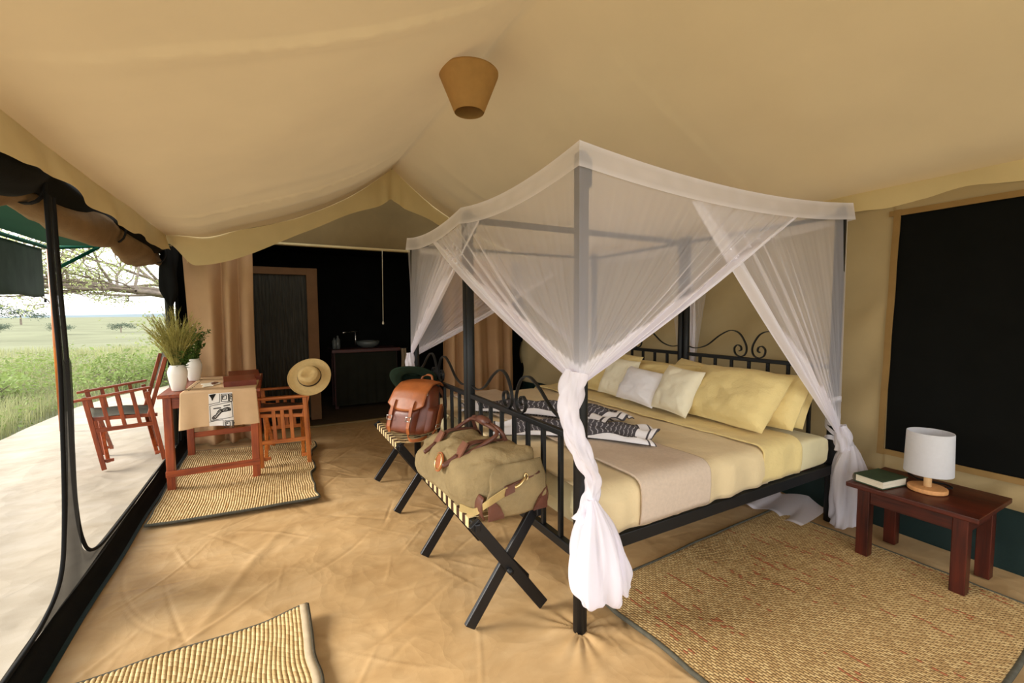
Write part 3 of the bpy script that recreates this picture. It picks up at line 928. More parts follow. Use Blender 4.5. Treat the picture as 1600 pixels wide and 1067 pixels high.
# ------------------------------------------------------------------ veranda awning
def build_awning():
    root = thing('veranda_awning', 'green canvas veranda awning laced to a green tube frame', 'awning', (-2.3, 7.2, 0))
    y0, y1, xo = -1.5, 7.25, -2.3
    xs, ys = np.linspace(0, 1, 24), np.linspace(y0, y1 - .04, 80)
    U, Y = np.meshgrid(xs, ys, indexing='ij')
    X = xo + .06 + (XL - .25 - xo) * U
    Z = 2.24 + .16 * U - .04 * np.sin(U * PI) + .01 * fbm(U * 2, Y, 3)
    npgrid('canopy', X, Y, Z, 'awning_green', parent=root)
    MB().tube([(xo, y0, 2.21), (xo, y1, 2.21)], .022, 10).build('edge_tube', 'green_tube', root, smooth=True)
    MB().tube([(xo, y1, 2.21), (XL - .1, y1, 2.37)], .022, 10).build('side_tube', 'green_tube', root, smooth=True)
    MB().tube([(xo + .45, y1, 2.25), (xo + .03, y1, 1.95)], .020, 8).build('brace', 'green_tube', root, smooth=True)
    MB().tube([(xo + .55, y0, 2.28), (xo + .55, y1, 2.28)], .016, 8).build('purlin', 'green_tube', root, smooth=True)
    MB().tube([(xo, y1, 0), (xo, y1, 2.23)], .026, 10).build('corner_post', 'teak_z', root, smooth=True)
    # lacing
    for k in range(26):
        y = 7.05 - k * .19
        MB().tube([(xo - .02, y + .05, 2.18), (xo + .02, y + .02, 2.24), (xo + .13, y - .04, 2.262)], .006, 5).build('lacing', 'cord_cream', root)
        MB().tube([(xo + .13, y - .04, 2.264), (xo + .13, y - .13, 2.262)], .006, 5).build('lacing', 'cord_cream', root)
    # drop flap
    ys = np.linspace(4.9, 7.12, 70)
    A, T = np.meshgrid(ys, np.linspace(0, 1, 14), indexing='ij')
    X = xo - .02 + T * (.015 * np.sin(A * 5) + .03 * fbm(A * 1.5, T, 6))
    Z = 2.18 - .56 * T + .008 * np.sin(A * 9) * T
    npgrid('drop_flap', X, A, Z, 'flap_green', parent=root, solid=.004)
    MB().tube([(xo - .02, 7.12, 1.60), (xo - .02, 7.12, 1.56)], .012, 6).build('flap_bar_end', 'mesh_hem', root)
build_awning()

# ------------------------------------------------------------------ beds
def scroll_pts(w):
    k = w / .6
    base = [(0, .060), (.10, .042), (.22, .075), (.34, .160), (.44, .205), (.52, .185), (.572, .115), (.586, .060), (.570, .018), (.530, .003), (.490, .022), (.480, .065), (.505, .092), (.535, .082), (.540, .055), (.522, .045)]
    return [(a * k, b) for a, b in base]
def bed(label, ya, yb):
    root = thing('iron_bed', label, 'bed', ((XF + XH) / 2, (ya + yb) / 2, 0), group='twin iron beds pushed together')
    for x in (XF, XH):
        for y in (ya, yb):
            mid = abs(y - Y1) < .1
            rr = .026 if mid else .031
            p = MB()
            p.tube([(x, y, 0), (x, y, ZT - .012)], rr, 14)
            p.lathe([(rr, ZT - .012), (rr * .95, ZT), (rr * .5, ZT + .012), (.003, ZT + .015)], (x, y, 0), 14)
            po = p.build('post', 'black_metal', root, smooth=True)
            MB().box((x + (.035 if x == XF else -.035), y, ZT - .07), (.02, .03, .12)).build('bracket', 'black_metal', po, bevel=.003)
        dy = (yb - ya)
        zr = .854 if x == XF else 1.03
        s = -1 if x == XF else 1
        MB().beam((x, ya, zr), (x, yb, zr), .03, .03).build('top_rail', 'black_metal', root, bevel=.005)
        MB().beam((x, ya, .34), (x, yb, .34), .035, .045).build('end_rail', 'black_metal', root, bevel=.005)
        nb = 8
        for k in range(1, nb):
            y = ya + dy * k / nb
            MB().beam((x, y, .34), (x, y, zr), .022, .022, (1, 0, 0)).build('bar', 'black_metal', root, bevel=.004)
        half = dy / 2
        for sg, st in ((1, ya), (-1, yb)):
            pts = catmull([(x, st + sg * a, zr + .015 + b) for a, b in scroll_pts(half * .985)], 7)
            MB().ribbon(pts, .018, .007, (1, 0, 0)).build('scroll', 'black_metal', root, smooth=False)
    for y in (ya, yb):
        MB().beam((XF, y, .355), (XH, y, .355), .035, .062).build('side_rail', 'black_metal', root, bevel=.004)
    # canopy tubes
    yin, yout = (yb, ya) if ya < Y1 - .5 else (ya, yb)
    MB().tube([(XF, yin, ZT - .04), (XH, yin, ZT - .04)], .016, 8).build('canopy_tube', 'black_metal', root, smooth=True)
    MB().tube([(XH, ya, ZT - .04), (XH, yb, ZT - .04)], .014, 8).build('canopy_tube', 'black_metal', root, smooth=True)
    if ya > Y1 - .5:
        MB().tube([(XF, yout, ZT - .04), (XH, yout, ZT - .04)], .014, 8).build('canopy_tube', 'black_metal', root, smooth=True)
    for k in range(6):
        x = XF + .25 + k * .32
        MB().box((x, (ya + yb) / 2, .375), (.07, yb - ya - .05, .015)).build('slat', 'mahogany_y', root)
    return root
bed('black iron four-poster bed frame nearest the straw floor mat', Y0, Y1 - .030)
bed('black iron four-poster bed frame on the far side, beside the curtains', Y1 + .030, Y2)

def soft_box(name, label, cat, mat, x0, x1, y0, y1, z0, z1, rad, seed, amp=.006):
    # mattress: rounded box with light ripples
    nu, nv = 90, 60
    def f(u, v):
        # v runs round the cross-section, u along x
        a = 2 * PI * v
        cy, cz = (y0 + y1) / 2, (z0 + z1) / 2
        hy, hz = (y1 - y0) / 2, (z1 - z0) / 2
        e = .09
        c, s = math.cos(a), math.sin(a)
        yy = hy * math.copysign(abs(c) ** e, c)
        zz = hz * math.copysign(abs(s) ** (e * 2.2), s)
        t = 2 * u - 1
        k = (1 - abs(t) ** 14) ** .18
        return (x0 + (x1 - x0) * u, cy + yy * (.985 + .015 * k), cz + zz * k)
    m = MB().grid(f, nu, nv, False)
    V = np.array(m.v)
    d = amp * fbm(V[:, 0] * 7 + V[:, 2] * 5, V[:, 1] * 3 + V[:, 2] * 9, seed, 3)
    side = np.abs(V[:, 1] - (y0 + y1) / 2) > (y1 - y0) / 2 - .02
    V[:, 1] += np.where(side, np.sign(V[:, 1] - (y0 + y1) / 2) * d * 1.6, 0)
    V[:, 2] += np.where(~side, d, 0)
    V[:, 2] = np.maximum(V[:, 2], z0)
    m.v = [tuple(q) for q in V]
    o = m.build(name, mat, smooth=True, origin=((x0 + x1) / 2, (y0 + y1) / 2, z0))
    return tag(o, label, cat)
soft_box('mattress', 'near mattress in a pale yellow fitted sheet', 'mattress', 'linen_pale', XF + .05, XH - .036, Y0 - .004, Y1 - .06, .387, .592, .05, 3)
soft_box('mattress', 'far mattress in a pale yellow fitted sheet', 'mattress', 'linen_pale', XF + .05, XH - .036, Y1 + .06, Y2 + .004, .387, .592, .05, 8)

def cover(name, label, cat, mat, x0, x1, lift, zside, seed, amp, parent=None, skew=0.0, far=True, nx=80, over=.0, ripple=0.0, ny0=None):
    # cloth over both mattresses: up the near side, across, down the far side
    ya, yb = Y0 - .006 - over, Y2 + .006 + over
    zt = .597 + lift
    path = [(ya - .002, zside), (ya - .012, zside + .06), (ya - .012, zt - .075), (ya - .002, zt - .030), (ya + .035, zt - .003)]
    top = [(y, zt) for y in np.linspace(ya + .10, yb - .10, 60)]
    path = path + top + [(yb - .035, zt - .003), (yb + .002, zt - .03), (yb + .012, zt - .075), (yb + .012, zside + .04), (yb + .002, zside)]
    P = catmull([(0, a, b) for a, b in path], 2)
    py = np.array([p.y for p in P])
    pz = np.array([p.z for p in P])
    us = np.linspace(0, 1, nx)
    U, I = np.meshgrid(us, np.arange(len(P)), indexing='ij')
    Yg, Zg = py[I], pz[I]
    X = x0 + (x1 - x0) * U + skew * (Yg - Y0) + .012 * fbm(Yg * 2.2, U * 1.5, seed)
    side = sstep(zt - .02, zt - .06, Zg)
    n1 = fbm(X * 5, Yg * 5, seed, 3)
    fold = np.sin(X * 30 + 2.5 * fbm(X * 3, Zg * 6, seed + 3)) * ripple
    Zg = Zg + amp * n1 * (1 - side) * (.4 + .6 * sstep(ya, ya + .5, Yg))
    sg = np.where(Yg < (ya + yb) / 2, -1, 1)
    Yg = Yg + sg * side * (amp * .8 * n1 + fold)
    return npgrid(name, X, Yg, Zg, mat, parent=parent, origin=None if parent else ((x0 + x1) / 2, (Y0 + Y2) / 2, zside), solid=.010)
dv = thing('duvet', 'mustard yellow duvet spread over both beds with its top folded back', 'duvet', (2.0, 2.7, .4))
cover('cover', None, None, 'linen_duvet', XF + .04, 2.50, .012, .400, 5, .016, dv, ripple=.009)
cover('folded_edge', None, None, 'linen_yellow', 2.43, 2.80, .034, .415, 9, .018, dv, over=.010, ripple=.006)
rn = cover('bed_runner', None, None, 'runner_beige', 1.47, 1.95, .034, .408, 15, .010, None, over=.018)
tag(rn, 'plain beige woven runner laid across the lower bed', 'bed runner')

# patterned scarf dropped in loose folds
def scarf():
    root = thing('patterned_scarf', 'charcoal and white chevron scarf crumpled across the foot of the bed', 'scarf', (1.7, 2.5, .62))
    for path, wid, seed, hh in (([(1.30, 3.20), (1.52, 3.04), (1.80, 2.80), (2.02, 2.50), (2.06, 2.22)], .34, 4, .065),
                                ([(1.27, 2.52), (1.44, 2.36), (1.66, 2.18), (1.86, 2.00), (2.00, 1.86)], .36, 9, .060)):
        C = catmull([(a, b, 0) for a, b in path], 14)
        n = len(C)
        nv = 44
        X = np.zeros((n, nv)); Y = X.copy(); Z = X.copy(); U = X.copy(); Vv = X.copy()
        for i in range(n):
            t = (C[min(i + 1, n - 1)] - C[max(i - 1, 0)]).normalized()
            nn = Vector((-t.y, t.x, 0))
            u = i / (n - 1)
            for j in range(nv):
                v = j / (nv - 1)
                w = wid * (.85 + .25 * math.sin(u * 5 + seed)) * (v - .5)
                q = C[i] + nn * w + t * (.03 * math.sin(v * 9 + u * 3) * (1 if u in (0, 1) else .6))
                env = math.sin(v * PI) ** .5
                z = .645 + .004 + env * (hh * .25 + hh * .95 * abs(math.sin(v * 8 + 1.4 * math.sin(u * 6 + seed))) ** 1.3) * (0.55 + .45 * math.sin(u * PI)) + .010 * math.sin(u * 30 + v * 6) * env
                X[i, j], Y[i, j], Z[i, j], U[i, j], Vv[i, j] = q.x, q.y, z, u, v
        npgrid('fold', X, Y, Z, 'scarf_weave', parent=root, uv=(U, Vv), solid=.006)
        # dark tassels along one long edge
        fr = MB()
        for i in range(2, n - 2):
            p = Vector((X[i, nv - 1 if seed == 9 else 0], Y[i, nv - 1 if seed == 9 else 0], Z[i, 0]))
            d = Vector((X[i, nv - 1] - X[i, 0], Y[i, nv - 1] - Y[i, 0], 0)).normalized() * (1 if seed == 9 else -1)
            fr.tube([p, p + d * .015 + Vector((0, 0, .002)), p + d * .03 + Vector((.006 * math.sin(i * 3), 0, -.001))], [.004, .003, .002], 5)
        fr.build('fringe', 'print_black', root)['kind'] = 'stuff'
scarf()

# pillows
def pillow(label, base, w, h, t, lean, yaw, mat, roll=0.0, name='pillow', grp=None, seed=1, amp=.022, pt=1.0):
    n = 30
    A, B = np.meshgrid(np.linspace(-1, 1, n), np.linspace(-1, 1, n), indexing='ij')
    pinch = (.055 if w < .5 else .032) * pt
    xx = w / 2 * A * (1 - pinch * (1 - B ** 2) * np.abs(A) ** 3)
    yy = h / 2 * B * (1 - pinch * (1 - A ** 2) * np.abs(B) ** 3)
    th = t * .60 * ((1 - np.abs(A) ** 3.2) * (1 - np.abs(B) ** 3.2)) ** .55
    r = np.hypot(A, B)
    wr = amp * fbm(A * 2.6 + seed, B * 2.6, seed, 3) * np.clip(th / (t / 2), 0, 1)
    wr2 = amp * fbm(A * 2.2, B * 2.2 + seed, seed + 5, 3) * np.clip(th / (t / 2), 0, 1)
    V = np.concatenate([np.stack([xx, yy, th + wr], -1).reshape(-1, 3), np.stack([xx, yy, -th * .8 + wr2], -1).reshape(-1, 3)])
    idx = np.arange(n * n).reshape(n, n)
    F = [tuple(q) for q in np.stack([idx[:-1, :-1], idx[1:, :-1], idx[1:, 1:], idx[:-1, 1:]], -1).reshape(-1, 4).tolist()]
    F2 = [tuple(i + n * n for i in reversed(q)) for q in F]
    ring = list(idx[:, 0]) + list(idx[-1, 1:]) + list(idx[-2::-1, -1]) + list(idx[0, -2:0:-1])
    F3 = [(int(ring[i]) , int(ring[i] + n * n), int(ring[(i + 1) % len(ring)] + n * n), int(ring[(i + 1) % len(ring)])) for i in range(len(ring))]
    me = bpy.data.meshes.new(name)
    me.from_pydata([tuple(q) for q in V], [], F + F2 + F3)
    me.update()
    o = bpy.data.objects.new(name, me)
    finish(o, mat, None, True, 0, 0)
    hd = Vector((math.cos(lean), 0, math.sin(lean)))
    wd = Vector((0, -1, 0))
    nn = wd.cross(hd)
    if nn.x > 0:
        wd = -wd
        nn = wd.cross(hd)
    rot = Matrix((wd, hd, nn)).transposed()
    rot = Matrix.Rotation(yaw, 3, 'Z') @ rot @ Matrix.Rotation(roll, 3, 'Z')
    ctr = Vector(base) + (rot @ Vector((0, h / 2, t * .36)))
    M4 = rot.to_4x4()
    M4.translation = ctr
    o.matrix_world = M4
    return tag(o, label, 'pillow', grp)
zb = .612
# back row against the headboards
pillow('mustard pillow at the back against the headboard nearest the bedside table', (2.96, 1.86, zb), .70, .36, .17, R(52), R(3), 'linen_yellow', seed=2)
pillow('mustard pillow with raised corner at the back beside the middle bedpost', (2.94, 2.42, zb), .62, .40, .17, R(52), R(-4), 'linen_yellow', R(-7), seed=3)
pillow('mustard pillow at the back just past the middle bedpost', (2.96, 3.05, zb), .66, .36, .17, R(52), R(3), 'linen_yellow', seed=4)
pillow('mustard pillow at the back at the far end of the headboards', (2.96, 3.62, zb), .56, .34, .16, R(50), R(2), 'linen_yellow', seed=6)
# middle row
pillow('large mustard pillow standing at the near edge of the bed behind the front one', (2.84, 1.76, zb), .56, .40, .17, R(52), R(-6), 'linen_yellow', R(4), seed=7)
pillow('large crumpled mustard pillow leaning in front at the near end of the row', (2.66, 1.90, zb), .70, .44, .20, R(48), R(-5), 'linen_yellow', R(0), seed=8, amp=.034)
pillow('mustard pillow behind the white cushion in the middle of the row', (2.78, 2.58, zb), .66, .38, .17, R(50), R(5), 'linen_yellow', R(5), seed=9)
pillow('mustard pillow behind the small cream cushion at the far end of the row', (2.74, 3.22, zb), .62, .44, .17, R(54), R(4), 'linen_yellow', R(-3), seed=10)
# small cushions in front
pillow('square cream cushion between the white cushion and the large mustard pillow', (2.57, 2.24, zb + .03), .36, .36, .12, R(62), R(-4), 'linen_cream', R(-3), 'cushion', seed=11)
pillow('oblong white cushion in the middle of the three small cushions', (2.60, 2.62, zb + .03), .44, .30, .13, R(60), R(-2), 'linen_white', R(-3), 'cushion', seed=12)
pillow('square cream cushion farthest along the row beside the white cushion', (2.66, 2.96, zb + .03), .34, .36, .12, R(62), R(6), 'linen_cream', R(-4), 'cushion', seed=13)

# ------------------------------------------------------------------ mosquito net
def build_net():
    root = thing('mosquito_net', 'sheer white mosquito net draped over the four-poster and tied to its posts', 'mosquito net', ((XF + XH) / 2, (Y0 + Y2) / 2, 0))
    zt = ZT + .035
    xe0, xe1, ye0, ye1 = XF - .045, XH + .045, Y0 - .045, Y2 + .045
    def edge_z(u, mids):
        # scallop between supports at the given parameters
        z = 0
        for a, b in zip(mids[:-1], mids[1:]):
            if a <= u <= b:
                t = (u - a) / (b - a)
                z = -.16 * (b - a) * 4 * t * (1 - t) * .62
        return z
    ym = (Y1 - ye0) / (ye1 - ye0)
    nx, ny = 70, 80
    U, V = np.meshgrid(np.linspace(0, 1, nx), np.linspace(0, 1, ny), indexing='ij')
    ez_y = np.array([edge_z(v, (0, ym, 1)) for v in V[0]])[None, :].repeat(nx, 0)
    ez_x = np.array([edge_z(u, (0, 1)) * .62 for u in U[:, 0]])[:, None].repeat(ny, 1)
    edge = np.minimum(np.minimum(U, 1 - U), np.minimum(V, 1 - V))
    Zt = zt + ez_y * (1 - .35 * np.sin(U * PI)) + ez_x * np.clip(1 - np.abs(V - ym) * 0, 0, 1) * (.25 + .75 * np.abs(V - ym) / .5) - .02 * np.sin(U * PI) * np.abs(np.sin(V * 2 * PI))
    Zt = np.maximum(Zt, ZT - .02 * 0 - .12)
    X = xe0 + (xe1 - xe0) * U
    Y = ye0 + (ye1 - ye0) * V
    D = .40 + .04 * vn(U * 50, V * 3, 2) + .25 * sstep(.03, 0, edge)
    npgrid('top_sheet', X, Y, Zt, 'mosquito_net', parent=root, dens=D)
    # border band hanging round the top
    def band(pts, nm):
        n = len(pts)
        A, T = np.meshgrid(np.arange(n), np.linspace(0, 1, 5), indexing='ij')
        px = np.array([p[0] for p in pts])[A]
        py = np.array([p[1] for p in pts])[A]
        pz = np.array([p[2] for p in pts])[A]
        h = .105
        ox = np.where(np.abs(px - xe0) < 1e-6, -.012, np.where(np.abs(px - xe1) < 1e-6, .012, 0))
        oy = np.where(np.abs(py - ye0) < 1e-6, -.012, np.where(np.abs(py - ye1) < 1e-6, .012, 0))
        npgrid('border_band', px + ox * T, py + oy * T, pz - h * T, 'mosquito_net', parent=root, dens=.60 + .08 * vn(A * .4, T * 2, 7) + .2 * (T < .01) + .2 * (T > .98))
    def edge_pts(side, n=80):
        out = []
        for t in np.linspace(0, 1, n):
            if side == 'foot' or side == 'head':
                y = ye0 + (ye1 - ye0) * t
                z = zt + edge_z(t, (0, ym, 1))
                out.append((xe0 if side == 'foot' else xe1, y, z))
            else:
                x = xe0 + (xe1 - xe0) * t
                z = zt + edge_z(t, (0, 1)) * .62
                out.append((x, ye0 if side == 'near' else ye1, z))
        return out
    for s in ('foot', 'head', 'near', 'far'):
        band(edge_pts(s), s)
    def zedge(side, x, y):
        P = edge_pts(side, 160)
        k = 1 if side in ('foot', 'head') else 0
        q = y if k else x
        return float(np.interp(q, [p[k] for p in P], [p[2] for p in P])) - .095
    # hanging panels gathered to posts
    def panel(side, c0, c1, gather, seed, folds=9, w0=.035, w1=.10, sag=.05, base=.34, fold_amp=.022, lift=0.0):
        nu, nv = 190, 60
        Ug, Vg = np.meshgrid(np.linspace(0, 1, nu), np.linspace(0, 1, nv), indexing='ij')
        if side in ('near', 'far'):
            yy = ye0 if side == 'near' else ye1
            tx = c0 + (c1 - c0) * Ug
            ty = np.full_like(tx, yy)
            tz = np.vectorize(lambda x: zedge(side, x, 0))(tx[:, 0])[:, None].repeat(nv, 1)
            nrm = (0, -1 if side == 'near' else 1, 0)
        else:
            xx = xe0 if side == 'foot' else xe1
            ty = c0 + (c1 - c0) * Ug
            tx = np.full_like(ty, xx)
            tz = np.vectorize(lambda y: zedge(side, 0, y))(ty[:, 0])[:, None].repeat(nv, 1)
            nrm = (-1 if side == 'foot' else 1, 0, 0)
        gx, gy, gz = gather
        s = 1 - (1 - Vg) ** 1.04
        X = tx + (gx - tx) * s
        Y = ty + (gy - ty) * s
        Z = tz + (gz - tz) * Vg
        Z = Z - sag * Ug * 4 * Vg * (1 - Vg)
        # strands nearer the post reach a little lower before they gather
        ph = Ug * folds * 2 * PI + 2.0 * np.sin(Ug * 9 + seed)
        bias = (sstep(.35, .85, Ug) * .9 + .10) * sstep(0, .12, Ug)
        off = fold_amp * bias * (np.sin(ph) + .5 * np.sin(2.3 * ph + seed)) * np.sin(np.clip(.08 + Vg * .90, 0, 1) * PI) ** .8 * (1 - .4 * Vg)
        off += .02 * np.sin(Vg * PI) * np.sin(Ug * 3) - lift * (1 - Vg)
        X = X + nrm[0] * off
        Y = Y + nrm[1] * off
        if nrm[1]:
            X = X + .25 * off
        else:
            Y = Y + .25 * off
        wid = abs(c1 - c0) * (1 - s) + .015
        wb = w0 + (w1 - w0) * np.sin(np.clip(Vg * 1.15, 0, 1) * PI / 2)
        ub = 1 - wb / wid
        edgeband = sstep(ub - .02, ub + .02, Ug)
        n1 = vn(Ug * 30 + .4 * Vg, Vg * .9, seed)
        n2 = vn(Ug * 80, Vg * .7, seed + 4)
        near = np.exp(-np.clip(ub - Ug, 0, 9) / .16)
        lines = (np.clip(n1 - .24, 0, 1) * 1.8 + np.clip(n2 - .32, 0, 1) * 1.6) * (.04 + .96 * near) * sstep(.0, .15, Vg)
        D = base + .010 * n2 + lines * 1.1 + .06 * near + .5 * Vg ** 8
        D = np.maximum(D, edgeband * (.95 + .03 * n2))
        npgrid('panel', X, Y, Z, 'mosquito_net', parent=root, dens=np.clip(D, 0, .97))
        # rolled hem along the free edge
        P = [(X[-1, j], Y[-1, j], Z[-1, j]) for j in range(nv)]
        return P
    gz = 1.085
    g_fn = (XF - .05, Y0 - .045, gz)
    g_ff = (XF - .04, Y2 + .02, 1.00)
    g_hn = (XH - .01, Y0 - .05, .57)
    g_hf = (XH, Y2 + .05, .80)
    panel('near', xe0, 2.66, (XF - .052, Y0 - .056, gz + .01), 3, 10, .05, .15, .03)
    panel('near', XH + .04, 1.80, g_hn, 8, 11, .06, .11, .02, lift=.022)
    panel('foot', ye0, 3.22, (XF - .052, Y0 - .056, gz + .01), 5, 9, .055, .18, .04)
    panel('foot', Y2 + .04, 2.42, g_ff, 12, 10, .05, .15, .03, lift=.022)
    panel('far', XF - .04, 2.95, (XF + .0, Y2 + .05, 1.00), 15, 8, .04, .12, .05)
    panel('far', XH + .04, 1.9, g_hf, 18, 8, .04, .10, .03)
    panel('head', Y0 + .95, Y1 - .02, (XH + .05, Y1 - .04, .62), 22, 5, .04, .05, .0, .30, .012)
    panel('head', Y2 - 1.0, Y1 + .04, (XH + .05, Y1 + .05, .62), 25, 5, .04, .05, .0, .30, .012)
    # twisted tails wound round the posts
    def tail(path, radii, seed, dens=.9, n=26, ridges=6, seg=10):
        C = catmull(path, seg)
        rr = np.interp(np.linspace(0, 1, len(C)), np.linspace(0, 1, len(radii)), radii)
        P = C
        t0 = (P[1] - P[0]).normalized()
        nrm = t0.orthogonal().normalized()
        X = np.zeros((len(P), n + 1)); Y = X.copy(); Z = X.copy(); D = X.copy()
        for i, p in enumerate(P):
            t = (P[min(i + 1, len(P) - 1)] - P[max(i - 1, 0)]).normalized()
            nrm = (nrm - t * nrm.dot(t)).normalized()
            bn = t.cross(nrm)
            for j in range(n + 1):
                a = 2 * PI * j / n
                r = rr[i] * (1 + .26 * math.sin(ridges * a + i * .22 + seed) + .14 * math.sin((ridges + 3) * a - i * .3))
                q = p + (nrm * math.cos(a) + bn * math.sin(a)) * r
                X[i, j], Y[i, j], Z[i, j] = q.x, q.y, max(q.z, .006)
                D[i, j] = dens - .12 * math.sin(ridges * a + i * .22 + seed)
        npgrid('tail', X, Y, Z, 'mosquito_net', parent=root, dens=D)
    # near foot post: winds down the post and ends in a puffed bag
    rv, fv = Vector((.877, -.48, 0)), Vector((-.61, -.79, 0))
    def wp(a, b, z):
        return Vector((XF, Y0, z)) + rv * a + fv * b
    tail([wp(-.02, .060, 1.16), wp(-.04, .060, 1.07), wp(-.045, .055, .97), wp(-.02, .065, .88), wp(.018, .066, .79), wp(.050, .045, .71), wp(.050, .030, .64), wp(.030, .050, .58), wp(.012, .066, .52)],
         [.040, .044, .040, .036, .034, .030, .028, .032, .04], 1, .95, ridges=4)
    def bag(c, prof, seed, n=48, lob=5, dens=.84, lean=(0, 0)):
        # hollow gathered bag: closed at the tie, open crumpled rim at the bottom
        m = len(prof)
        P = catmull([(r, z, 0) for r, z in prof], 8)
        X = np.zeros((len(P), n + 1)); Y = X.copy(); Z = X.copy(); D = X.copy()
        zs = [p.y for p in P]
        z0, z1 = min(zs), max(zs)
        for i, p in enumerate(P):
            k = i / (len(P) - 1)
            for j in range(n + 1):
                a = 2 * PI * j / n
                r = max(p.x, .004) * .93 * (1 + .20 * math.sin(lob * a + seed + 1.2 * math.sin(k * 4)) * math.sin(k * PI) ** .5 + .10 * math.sin((2 * lob + 1) * a + 5 * k + seed))
                z = p.y + .02 * k * math.sin(3 * a + seed)
                X[i, j] = c[0] + r * math.cos(a) + lean[0] * k
                Y[i, j] = c[1] + r * math.sin(a) * .85 + lean[1] * k
                Z[i, j] = max(c[2] + z, .008)
                D[i, j] = dens + .1 * math.sin(lob * a + seed)
        npgrid('tail_bag', X, Y, Z, 'mosquito_net', parent=root, dens=D)
    bag((XF + .0, Y0 - .075, 0), [(.022, .62), (.045, .57), (.085, .49), (.112, .39), (.118, .30), (.108, .22), (.085, .185), (.05, .18)], 1.3, lean=(.045, -.02), dens=.90)
    bag((XF + .075, Y0 - .09, 0), [(.012, .50), (.03, .44), (.05, .34), (.06, .26), (.045, .20)], 3.1, lean=(.07, -.01), dens=.88, n=32, lob=4)
    # far foot post
    tail([(XF - .05, Y2 + .0, 1.04), (XF - .06, Y2 - .02, .97), (XF - .05, Y2 - .03, .85), (XF - .03, Y2 - .04, .72), (XF - .01, Y2 - .04, .55)], [.03, .034, .03, .03, .03], 4, .92)
    # near head post: wraps, then a long bag down to the floor
    for z in (.80, .70, .62, .54):
        A, T = np.meshgrid(np.linspace(0, 2 * PI, 30), np.linspace(0, 1, 4), indexing='ij')
        npgrid('wrap', XH + .042 * np.cos(A), Y0 + .042 * np.sin(A), z + .035 * np.sin(A + z * 20) + (T - .5) * .030, 'mosquito_net', parent=root, dens=np.full_like(A, .8))
    tail([(XH - .02, Y0 - .055, .66), (XH - .01, Y0 - .07, .58), (XH + .0, Y0 - .075, .50)], [.03, .04, .045], 6, .9)
    bag((XH + .01, Y0 - .10, 0), [(.03, .54), (.07, .47), (.105, .36), (.105, .20), (.095, .09), (.11, .02)], 2.0, lob=6, dens=.62)
    # net trailing on the floor behind the near bed's head
    A, T = np.meshgrid(np.linspace(0, 1, 60), np.linspace(0, 1, 14), indexing='ij')
    npgrid('trailing_edge', 2.93 + .30 * T - .03 * np.sin(A * 17) * (1 - T), Y0 + .02 + .78 * A + .02 * np.sin(A * 23), .014 + .09 * T ** 2 * (.4 + .6 * np.abs(np.sin(A * 9))) + .012 * np.sin(A * 30) * (1 - T) + .01, 'mosquito_net', parent=root, dens=.55 + .3 * (T < .08))
build_net()

# ------------------------------------------------------------------ rugs
def rug(label, corners, pitch, mat, seed, und=.007, wavy=.02, curl=0.0, wide_binding=False, rib_h=.006):
    # corners: near-left, near-right, far-right, far-left
    c = [Vector((a, b, 0)) for a, b in corners]
    w = ((c[1] - c[0]).length + (c[2] - c[3]).length) / 2
    l = ((c[3] - c[0]).length + (c[2] - c[1]).length) / 2
    rows = int(w / pitch)
    per = 6
    nr = rows * per
    nl = int(l / .025)
    U, V = np.meshgrid(np.linspace(0, 1, nr + 1), np.linspace(0, 1, nl + 1), indexing='ij')
    def bil(k):
        return (c[0][k] * (1 - U) + c[1][k] * U) * (1 - V) + (c[3][k] * (1 - U) + c[2][k] * U) * V
    X, Y = bil(0), bil(1)
    X = X + wavy * (1.6 * fbm(V * 5.5, U * .4, seed, 2)) * U ** 1.5 + .018 * fbm(V * 6, U * 3, seed + 2, 2)
    Y = Y + .035 * fbm(U * 3.2, V * .3, seed + 7, 2) * (V - .5) * 1.2
    base = .020 + und * fbm(X * 3, Y * 3, seed, 3) + wavy * .5 * np.abs(fbm(V * 6.5, U * .5, seed + 1, 2)) * U ** 3
    rowx = np.arange(nr + 1)[:, None].repeat(nl + 1, 1) / per
    rib = rib_h * np.abs(np.sin(rowx * PI)) ** .55
    base = base + curl * np.exp(-(((1 - U) * w / .16) ** 2 + ((1 - V) * l / .16) ** 2))
    Z = np.maximum(base, .012) + rib
    root = thing('woven_mat', label, 'floor mat', (c[0].x, c[0].y, 0))
    npgrid('weave', X, Y, Z, mat, parent=root, solid=.006, uv=(rowx, V * l))
    for k, sl in enumerate(((slice(None), 0), (-1, slice(None)), (slice(None), -1), (0, slice(None)))):
        px, py, pz = X[sl], Y[sl], base[sl]
        stp = 6 if len(px) > 200 else 1
        pts = [(px[i], py[i], max(pz[i], .012)) for i in range(0, len(px), stp)]
        MB().tube(pts, .0105, 6).build('binding', 'rug_binding', root, smooth=True)
        if k == 1 and wide_binding:
            MB().ribbon([(p[0] - .014, p[1], p[2] + .008) for p in pts], .034, .003, (1, 0, 0)).build('edge_tape', 'rug_tape', root, smooth=True)
    return root
M('rug_tape', (0.40, 0.32, 0.21), 0.9, 0.1, 0.1, 30, 0.3, 300, 0.001)
rug('fine straw mat with reddish rows under the bedside table', ((1.40, .45), (3.05, .48), (3.045, 1.735), (1.335, 1.645)), .0125, 'sisal_fine', 3, .006, .006, rib_h=.003)
rug('ribbed straw mat with a wavy right edge under the writing table', ((-.785, 3.60), (.225, 3.50), (.33, 5.10), (-.785, 5.34)), .0170, 'sisal_coarse', 8, .012, .045)
rug('ribbed straw mat with a lifted corner at the tent entrance', ((-.66, .9), (.10, .9), (.105, 2.17), (-.70, 2.16)), .0165, 'sisal_coarse', 12, .008, .010, .035, True)

